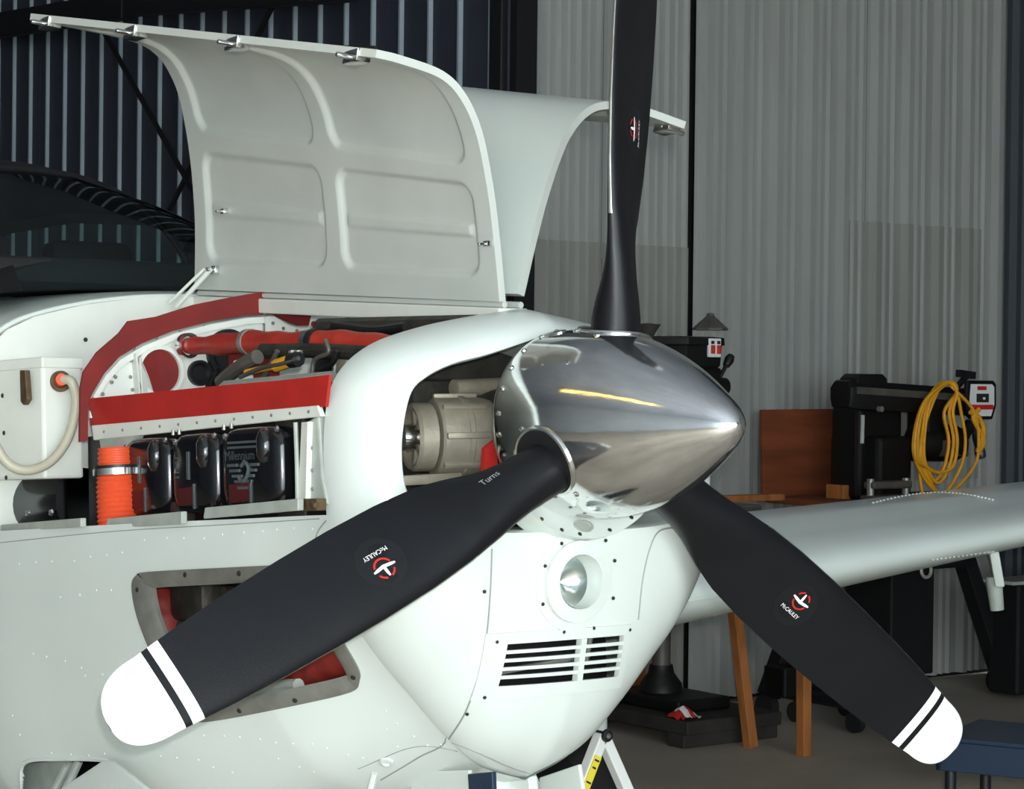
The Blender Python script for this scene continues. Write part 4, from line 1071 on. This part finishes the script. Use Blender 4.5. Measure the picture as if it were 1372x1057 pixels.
g = G(); g.lathe([(.024, .006), (.026, .005), (.027, 0)], ap, (1, 0, 0), 12); g.make('bolt_centre', CHROME2, st, True, False)

# drill press on a wooden skid
DX = -3.62
dpb = wat(885, 968, 0, DX); dpy = dpb[1]
sk = thing('skid', 'oily dark timber skid under the drill press', 'skid', (DX, dpy, 0))
corners = [wat(u, v, 2, .0) for u, v in ((905, 1012), (1000, 1002), (835, 962), (812, 968))]
xa, xb2 = -3.95, -3.22; ya_, yb_ = 3.03, 3.50
for i in range(5):
    y0 = lerp(ya_, yb_, i / 5); g = G(); g.box(((xa + xb2) / 2, y0 + .052, .075), (xb2 - xa, .098, .05)); g.make('board', OLDWOOD, sk, False, False, bevel=.004)
for xx in (xa + .06, xb2 - .06):
    g = G(); g.box((xx, (ya_ + yb_) / 2, .025), (.09, yb_ - ya_, .05)); g.make('runner', OLDWOOD, sk, False, False, bevel=.004)
dp = thing('drill_press', 'black floor drill press with red and white switch plate behind the spinner', 'drill press', (DX, dpy, .10))
g = G(); g.box((DX + .04, dpy, .125), (.42, .27, .05)); g.make('base', DARKIRON, dp, False, False, bevel=.012)
g = G(); g.lathe([(.0, .085), (.03, .08), (.07, .05), (.10, .045)], (DX, dpy, .15), (0, 0, 1), 24); g.make('column_collar', DARKIRON, dp, True, False)
g = G(); g.tube([(DX, dpy, .15), (DX, dpy, 1.35)], .036, 20); g.make('column', GREYIRON, dp, True, False)
g = G(); g.box((DX + .20, dpy + .02, .86), (.34, .30, .04)); g.box((DX + .02, dpy, .84), (.12, .12, .10)); g.make('table', GREYIRON, dp, False, False, bevel=.01)
def q(u, v, x=DX): return wat(u, v, 0, x)
hz0, hz1 = q(900, 560)[2], q(900, 453)[2]; yr = q(972, 470, DX + .2)[1]; yl = yr - .34
# belt cover: deep tapered tub, narrow end at the front
g = G(); rows = []
for z, gx in ((hz1 - .115, .0), (hz1 - .105, .010), (hz1 - .03, .014), (hz1 - .028, .022), (hz1, .020), (hz1 + .004, -.02)):
    rows.append([(DX - .30 - gx, yl - gx, z), (DX + .10 + gx, yl - gx, z), (DX + .26 + gx, yl + .08, z), (DX + .26 + gx, yr - .10 + gx, z), (DX + .14 + gx, yr + gx - .012, z), (DX - .30 - gx, yr + gx - .012, z)])
g.grid(rows, closed=True, caps=True); g.make('belt_cover', DARKIRON, dp, True, False, bevel=.004)
g = G(); g.grid([[(DX + .03 + sx_ * w, yr - .17 + sy_ * w2, z) for sx_, sy_ in ((-1, -1), (1, -1), (1, 1), (-1, 1))] for z, w, w2 in ((hz0, .18, .085), (hz1 - .22, .21, .10), (hz1 - .11, .22, .115))], closed=True, caps=True); g.make('head', DARKIRON, dp, True, False, bevel=.015)
pc = q(940, 433); 
g = G(); c = np.array([DX + .05, q(940, 433)[1], 0]); zt_, zb_ = q(940, 424)[2], q(940, 446)[2]
g.lathe([(0, .070), (.008, .068), (.035, .038), (.055, .016), (.065, .014), (.068, 0)], (c[0], c[1], zb_ + .01), (0, 0, 1), 8); g.make('pulley_cap', GREYIRON, dp, False, False)
sw = q(956, 466, DX + .275); g = G(); g.box((DX + .278, sw[1], sw[2]), (.012, .062, .07)); sp = g.make('switch_plate', WHITEPLASTIC, dp, False, False, bevel=.003)
for dy in (-.014, .016):
    g = G(); g.box((DX + .288, sw[1] + dy, sw[2] - .006), (.014, .014, .032)); g.make('switch_paddle', REDPLASTIC, sp, False, False, bevel=.003)
    g = G(); g.box((DX + .286, sw[1] + dy, sw[2] + .020), (.006, .012, .012)); g.make('switch_slot', HOLE, sp, False, False)
a_, b_ = q(962, 510, DX + .1), q(977, 482, DX + .1)
g = G(); g.tube([a_ - (b_ - a_) * .3, b_], .008, 8); g.lathe([(-.03, .0), (-.028, .014), (0, .02), (.02, .014), (.026, 0)], b_, b_ - a_, 12); g.make('feed_handle', SATINBLACK, dp, True, False)
g = G(); c = q(958, 518, DX + .1); g.lathe([(-.06, .035), (.05, .035), (.055, .0)], c, (0, 1, 0), 16); g.make('feed_hub', DARKIRON, dp, True, False)
g = G(); g.tube([(DX + .16, dpy + .15, hz0 + .05), (DX + .16, dpy + .15, hz0 - .12)], .028, 14); g.make('quill', GREYIRON, dp, True, False)
mc = q(868, 440, DX - .2)
g = G(); g.tube([(DX - .24, dpy + .02, hz1 - .30), (DX - .24, dpy + .02, hz1 - .05)], .085, 20); g.make('motor', DARKIRON, dp, True, False)
g = G(); g.lathe([(0, .02), (.02, .03), (.05, .05), (.055, .0)], q(868, 452, DX + .0), (0, 0, 1), 10); g.make('oil_cup', GREYIRON, dp, True, False)

# workbench
bt = thing('workbench', 'narrow wooden bench on brown timber legs below the far wing', 'workbench', (-3.0, 3.6, 0))
bz = .86; bx0, bx1, by0, by1 = -3.19, -2.84, 3.22, 4.08
for i in range(3):
    x0 = lerp(bx0, bx1, i / 3); g = G(); g.box((x0 + .058, (by0 + by1) / 2, bz - .02), (.114, by1 - by0, .04)); g.make('top_plank', PLY if i % 2 else WOOD, bt, False, False, bevel=.003)
for nm, q0, q1, X in (('leg', (984, 815), (1006, 1001), None), ('leg', (1077, 870), (1077, 1013), None)):
    f_ = wat(q1[0], q1[1], 2, 0.0); X_ = f_[0]; t0 = wat(q0[0], q0[1], 0, X_); d = unit(t0 - f_); tp = f_ + d * ((bz - .04) / d[2])
    g = G(); g.bar(f_ + np.array([0, 0, .001]), tp, .040, .040, (1, 0, 0)); g.make('leg', WOOD, bt, False, False, bevel=.003)
g = G(); g.box((bx0 + .05, (by0 + by1) / 2, bz - .085), (.03, by1 - by0 - .1, .09)); g.make('apron', WOOD, bt, False, False)
# plywood board leaning at the back of the bench
a_ = q(1023, 549, -3.9); b_ = q(1140, 665, -3.9)
g = G(); th_ = .018
g.prism([(-3.925, a_[1], a_[2]), (-3.925, b_[1] + .12, a_[2] + .005), (-3.905, b_[1] + .11, bz), (-3.905, a_[1] - .005, bz)], (th_, 0, 0)); tag(g.make('plywood_board', PLY, smooth=False, local=False, bevel=.002), 'brown plywood board leaning upright at the back of the saw table', 'board')
c = q(1140, 664, -3.62); g = G(); g.box((-3.62, c[1], bz + .03), (.10, .19, .058)); tag(g.make('wood_block', WOOD, smooth=False, local=False, bevel=.004), 'short orange-brown wood block lying on the saw table', 'block')
c = q(1060, 675, -3.4); g = G(); g.box((-3.66, c[1] - .06, bz + .014), (.06, .50, .026)); tag(g.make('wood_batten', WOOD, smooth=False, local=False, bevel=.003), 'narrow wood strip along the foot of the plywood board', 'wood strip')
# radial arm saw
RX = -3.50
def r(u, v, x=RX): return wat(u, v, 0, x)
saw = thing('radial_arm_saw', 'old dark radial arm saw on a splayed black steel stand behind the far wing', 'saw', (RX, 4.5, 0))
p0, p1 = r(1126, 528), r(1318, 541); wv = (.0, 0, 0)
g = G(); rows = []
for t in (0, .02, .98, 1.0):
    c = lerp(p0, p1, t); f = .86 if t in (0, 1.0) else 1.0
    rows.append([(c[0] + f * dx, c[1], c[2] + f * dz) for dx, dz in ((.055, -.055), (.065, -.02), (.065, .03), (.04, .058), (-.04, .058), (-.065, .03), (-.065, -.02), (-.055, -.055))])
g.grid(rows, closed=True, caps=True); g.make('arm', DARKIRON, saw, True, False)
g = G(); g.grid([[(p0[0] + .0665, lerp(p0, p1, t)[1], lerp(p0, p1, t)[2] + dz) for dz in (.004, .032)] for t in (.03, .5, .9)]); g.make('arm_trim', GREYIRON, saw, False, False)
c = r(1157, 510); g = G(); g.grid([[(c[0] + sx_ * .05, c[1] + sy_ * w, c[2] + z) for sx_, sy_ in ((-1, -1), (1, -1), (1, 1), (-1, 1))] for z, w in ((-.02, .09), (.01, .085), (.028, .06))], closed=True, caps=True); g.make('arm_cap', DARKIRON, saw, False, False, bevel=.005)
c = r(1185, 580); g = G(); g.box((RX - .10, c[1], (bz + 1.2) / 2 + .02), (.16, .26, 1.24 - bz)); g.make('column', DARKIRON, saw, False, False, bevel=.02)
c = r(1186, 610); g = G(); g.box((RX - .08, c[1], bz + .13), (.28, .20, .26)); g.make('column_base', DARKIRON, saw, False, False, bevel=.02)
c = r(1255, 590); g = G(); g.lathe([(-.14, .05), (-.13, .075), (.06, .078), (.10, .06), (.11, 0)], (RX + .02, c[1], c[2] - .01), (.3, 1, 0), 24); g.make('motor', DARKIRON, saw, True, False)
g = G(); g.box((RX + .07, c[1] + .02, c[2] - .03), (.05, .15, .07)); g.make('motor_plate', GREYIRON, saw, False, False, bevel=.008)
g = G(); g.box((RX + .096, c[1] - .0, c[2] - .002), (.004, .10, .014)); g.make('plate_stripe', REDPLASTIC, saw, False, False)
c = r(1240, 555); g = G(); g.box((RX, c[1], c[2] - .02), (.12, .10, .12)); g.make('yoke', DARKIRON, saw, False, False, bevel=.012)
c = r(1293, 575); g = G(); g.tube(crom([r(1300, 565), r(1292, 585), r(1280, 590), r(1270, 582)], 5), .022, 10); g.make('handle', SATINBLACK, saw, True, False)
g = G(); g.box((RX - .0, 4.63, bz - .012), (.78, 1.18, .024)); g.make('saw_table', PLY, saw, False, False, bevel=.003)
g = G(); g.tube([r(1156, 556, RX + .1), r(1155, 594, RX + .1)], .008, 8); g.make('lock_lever', GREYPAINT, saw, True, False)
g = G(); g.lathe([(0, .012), (.02, .012), (.022, 0)], r(1177, 548, RX + .06), (1, 0, 0), 10); g.make('scale_knob', ALU, saw, True, False)
c = r(1315, 537, RX + .08)
oct_ = [(-.085, -.06), (-.098, .0), (-.09, .085), (.075, .085), (.092, .07), (.094, -.02), (.07, -.078), (-.06, -.078)]
g = G(); g.prism([(RX + .062, c[1] + a_, c[2] + b_) for a_, b_ in oct_], (.02, 0, 0)); ep = g.make('end_plate', DARKIRON, saw, False, False, bevel=.006)
g = G(); g.prism([(RX + .083, c[1] + a_ * .80, c[2] + b_ * .82) for a_, b_ in oct_], (.002, 0, 0)); g.make('plate_face', WHITEPLASTIC, ep, False, False)
g = G(); g.box((RX + .0865, c[1], c[2] + .012), (.002, .075, .036)); g.make('plate_window', HOLE, ep, False, False)
g = G(); g.box((RX + .0865, c[1], c[2] - .026), (.002, .135, .020)); g.box((RX + .0865, c[1] - .005, c[2] + .053), (.002, .055, .016)); g.make('plate_stripe', REDPLASTIC, ep, False, False)
g = G(); g.lathe([(0, .006), (.006, .005), (.007, 0)], (RX + .087, c[1] + .006, c[2] + .010), (1, 0, 0), 10); g.make('plate_knob', WHITEPLASTIC, ep, True, False)
a_, b_ = r(1282, 512), r(1296, 503)
g = G(); g.tube([a_ - np.array([0, 0, .02]), b_], .014, 10); g.bar(r(1284, 500), r(1304, 503), .03, .03); g.make('crank', SATINBLACK, saw, True, False)
c = r(1318, 612); g = G(); g.tube(crom([r(1312, 560, RX + .12), r(1308, 580, RX + .12), r(1312, 600, RX + .12), r(1316, 612, RX + .12)], 5), .018, 10); g.make('cord_connector', SATINBLACK, saw, True, False)
g = G(); g.lathe([(0, .02), (.03, .024), (.05, .018), (.05, 0)], r(1312, 598, RX + .12), (0, .2, -1), 14); g.make('connector_ring', CHROME2, saw, True, False)
# dark steel rolling stand
GXs = -3.55
gs = saw
def s_(u, v, x=GXs): return wat(u, v, 0, x)
tz = s_(1240, 752)[2]
la = s_(1090, 768); lb_ = s_(1026, 942); ra = s_(1292, 750); rb = s_(1352, 935)
g = G(); g.bar(np.array([GXs, la[1], tz]), np.array([GXs, ra[1] + .02, tz]), .08, .06); g.make('top_beam', STEELDARK, gs, False, False, bevel=.005)
for a_, b_ in ((la, lb_), (ra, rb)):
    d = unit(b_ - a_); f_ = a_ + d * ((.10 - a_[2]) / d[2])
    g = G(); g.bar(np.array([GXs, a_[1], tz]), f_, .07, .07, (1, 0, 0)); g.make('stand_leg', STEELDARK, gs, False, False, bevel=.004)
    for dx in (-.04,):
        g = G(); g.lathe([(-.02, .0), (-.02, .05), (.02, .05), (.02, 0)], f_ + np.array([dx, .03, -.05]), (0, 1, 0), 18); g.make('castor', RUBBER, gs, True, False)
c0_, c1_ = s_(1168, 780), s_(1224, 905)
g = G(); g.box((GXs - .02, (c0_[1] + c1_[1]) / 2, (tz + .10) / 2 + .04), (.26, abs(c1_[1] - c0_[1]), tz - .10)); g.make('centre_column', STEELDARK, gs, False, False, bevel=.008)
g = G(); cb = s_(1049, 912, -3.45); g.box((-3.45, cb[1], cb[2]), (.12, .10, .12)); g.make('switch_box', DARKIRON, gs, False, False, bevel=.01)
# coiled yellow extension cord over the arm
cd = G(); pts = []
loops = [((1238, 590), 9), ]
CXR = RX + .13
seq = []
random.seed(11)
for kx in range(6):
    l = 1226 + random.uniform(-4, 20) ; rr_ = 1292 + random.uniform(-22, 20); bot_ = 652 + random.uniform(-22, 10); xo = random.uniform(-.02, .03)
    seq += [((1268 + random.uniform(-8, 8), 512), xo - .02), ((lerp(l, 1262, .45), 535), xo), ((l + 4, 570), xo), ((l + 2, 612), xo), ((lerp(l, rr_, .28), bot_ - 8), xo), ((lerp(l, rr_, .55), bot_), xo), ((rr_ - 6, 625), xo), ((rr_, 590), xo), ((rr_ - 6, 552), xo), ((1282, 525), xo)]
pts = [wat(u, v, 0, CXR + xo) for (u, v), xo in seq]
pts += [wat(u, v, 0, CXR) for u, v in ((1262, 515), (1236, 580), (1232, 630), (1237, 668))]
cd.tube(crom(pts, 5), .0068, 8)
seq2 = [(1300, 552), (1312, 560), (1318, 580), (1310, 605), (1318, 590), (1304, 560), (1312, 548)]
cd.tube(crom([wat(u, v, 0, CXR + .01) for u, v in seq2], 5), .010, 8)
tag(cd.make('extension_cord', YELLOW, smooth=True, local=False), 'yellow extension cord coiled over the arm of the saw', 'cord')
# vise lying on the bench
c = r(1190, 657, -3.30)
vz = bz
vs_ = thing('steel_clamp', 'grey steel clamp with long jaws lying in front of the saw column', 'clamp', (-3.30, c[1], vz))
g = G(); g.box((-3.30, c[1], vz + .075), (.06, .22, .03)); g.make('upper_jaw', GREYIRON, vs_, False, False, bevel=.008)
g = G(); g.box((-3.30, c[1], vz + .018), (.08, .24, .034)); g.make('lower_jaw', GREYIRON, vs_, False, False, bevel=.008)
for dy in (-.10, .10):
    g = G(); g.tube([(-3.30, c[1] + dy, vz + .01), (-3.30, c[1] + dy, vz + .10)], .015, 10); g.make('guide_post', ALU, vs_, True, False)

# low dark dolly near the propeller tip
c = wat(1165, 975, 2, .0)
dl = thing('dolly', 'low black dolly on castors on the floor before the saw stand', 'dolly', (c[0], c[1], 0))
g = G(); g.box((c[0] - .1, c[1] + .0, .115), (.42, .36, .05)); g.make('deck', SATINBLACK, dl, False, False, bevel=.012)
g = G(); g.box((c[0] - .25, c[1] - .05, .165), (.12, .22, .05)); g.make('deck_block', SATINBLACK, dl, False, False, bevel=.01)
for dx in (-.26, .06):
    for dy in (-.14, .14):
        g = G(); g.lathe([(-.015, 0), (-.015, .04), (.015, .04), (.015, 0)], (c[0] + dx, c[1] + dy, .041), (0, 1, 0), 18); g.tube([(c[0] + dx, c[1] + dy, .07), (c[0] + dx, c[1] + dy, .10)], .012, 8); g.make('castor', RUBBER, dl, True, False)
# dark cabinet at the right edge
c0_, c1_ = wat(1336, 787, 0, -3.35), wat(1336, 950, 0, -3.35)
cab = thing('dark_cabinet', 'dark box cabinet with pale top edge beside the saw stand', 'cabinet', (-3.5, c0_[1] + .3, 0))
cz = c0_[2]
g = G(); g.box((-3.46, c0_[1] + .50, cz / 2 + .01), (.16, .66, cz - .02)); g.make('body', STEELDARK, cab, False, False, bevel=.01)
g = G(); g.box((-3.46, c0_[1] + .48, cz + .008), (.19, .72, .016)); g.make('top', GREYPAINT, cab, False, False, bevel=.004)
g = G(); g.box((-3.375, c0_[1] + .50, cz * .45), (.012, .58, cz * .7)); g.make('door', SATINBLACK, cab, False, False, bevel=.004)
# blue table at the lower right
bz_ = .45
bl0 = thing('blue_table', 'low dark blue steel table standing in front of the dark cabinet', 'table', (-.9, 2.2, 0))
p_l = wat(1150, 984, 2, bz_); p_fl = wat(1158, 1000, 2, bz_ - .0); p_tr = wat(1300, 962, 2, bz_); p_r2 = wat(1420, 958, 2, bz_); p_fr = wat(1420, 1003, 2, bz_)
top = [p_l, p_tr, p_r2 + np.array([.1, .25, 0]), p_fr + np.array([0, .2, 0])]
A0 = wat(1254, 986, 2, bz_); A1 = wat(1400, 1000, 2, bz_); A2 = wat(1340, 955, 2, bz_)
ux = unit(A1 - A0); uy = unit(np.cross((0, 0, 1), ux)); Ltop = .62; Dtop = .34
g = G(); g.prism([A0, A0 + ux * Ltop, A0 + ux * Ltop + uy * Dtop, A0 + uy * Dtop], (0, 0, -.012)); g.make('top', BLUE, bl0, False, False, bevel=.003)
g = G(); g.prism([A0 + np.array([0, 0, -.012]), A0 + ux * Ltop + np.array([0, 0, -.012]), A0 + ux * Ltop + uy * .015 + np.array([0, 0, -.012]), A0 + uy * .015 + np.array([0, 0, -.012])], (0, 0, -.075)); g.make('apron', BLUE, bl0, False, False, bevel=.003)
g = G(); g.prism([A0 + np.array([0, 0, -.012]), A0 + uy * Dtop + np.array([0, 0, -.012]), A0 + uy * Dtop + ux * .015 + np.array([0, 0, -.012]), A0 + ux * .015 + np.array([0, 0, -.012])], (0, 0, -.075)); g.make('apron', BLUE, bl0, False, False, bevel=.003)
lx = wat(1257, 1030, 2, bz_ - .1)
t_leg = .03
for s0, d0 in ((t_leg, .03), (Ltop - .04, .03), (t_leg, Dtop - .03), (Ltop - .04, Dtop - .03)):
    b = A0 + ux * s0 + uy * d0; g = G(); g.tube([(b[0], b[1], 0.001), (b[0], b[1], bz_ - .02)], .015, 12); g.make('leg', SATINBLACK, bl0, True, False)
# board and rag by the wall behind the nose
c = wat(846, 915, 0, -3.95)
g = G(); a_, b_ = wat(835, 860, 0, -3.98), wat(859, 955, 0, -3.98)
g.prism([(-3.99, b_[1] - .30, .95), (-3.99, b_[1], .95), (-3.97, b_[1], .0), (-3.97, b_[1] - .30, .0)], (.02, 0, 0)); tag(g.make('tan_board', WOOD, smooth=False, local=False, bevel=.002), 'tan wooden board leaning on the wall behind the airplane chin', 'board')
c = wat(836, 962, 0, -3.6)
g = G(); rows = []
random.seed(3)
for i in range(9):
    rows.append([(-3.295 + .10 * (j / 8 - .5), ya_ - .0 + .05 + .09 * (i / 8 - .5), .101 + .035 * math.sin(math.pi * i / 8) * math.sin(math.pi * j / 8) + random.uniform(0, .012)) for j in range(9)])
g.cur = 0
for i in range(8):
    g.cur = (i // 2) % 2; g.grid(rows[i:i + 2])
tag(g.make('shop_rag', [REDPLASTIC, WHITEPLASTIC], smooth=True, local=False), 'crumpled red and white rag on the skid beside the drill press', 'rag')
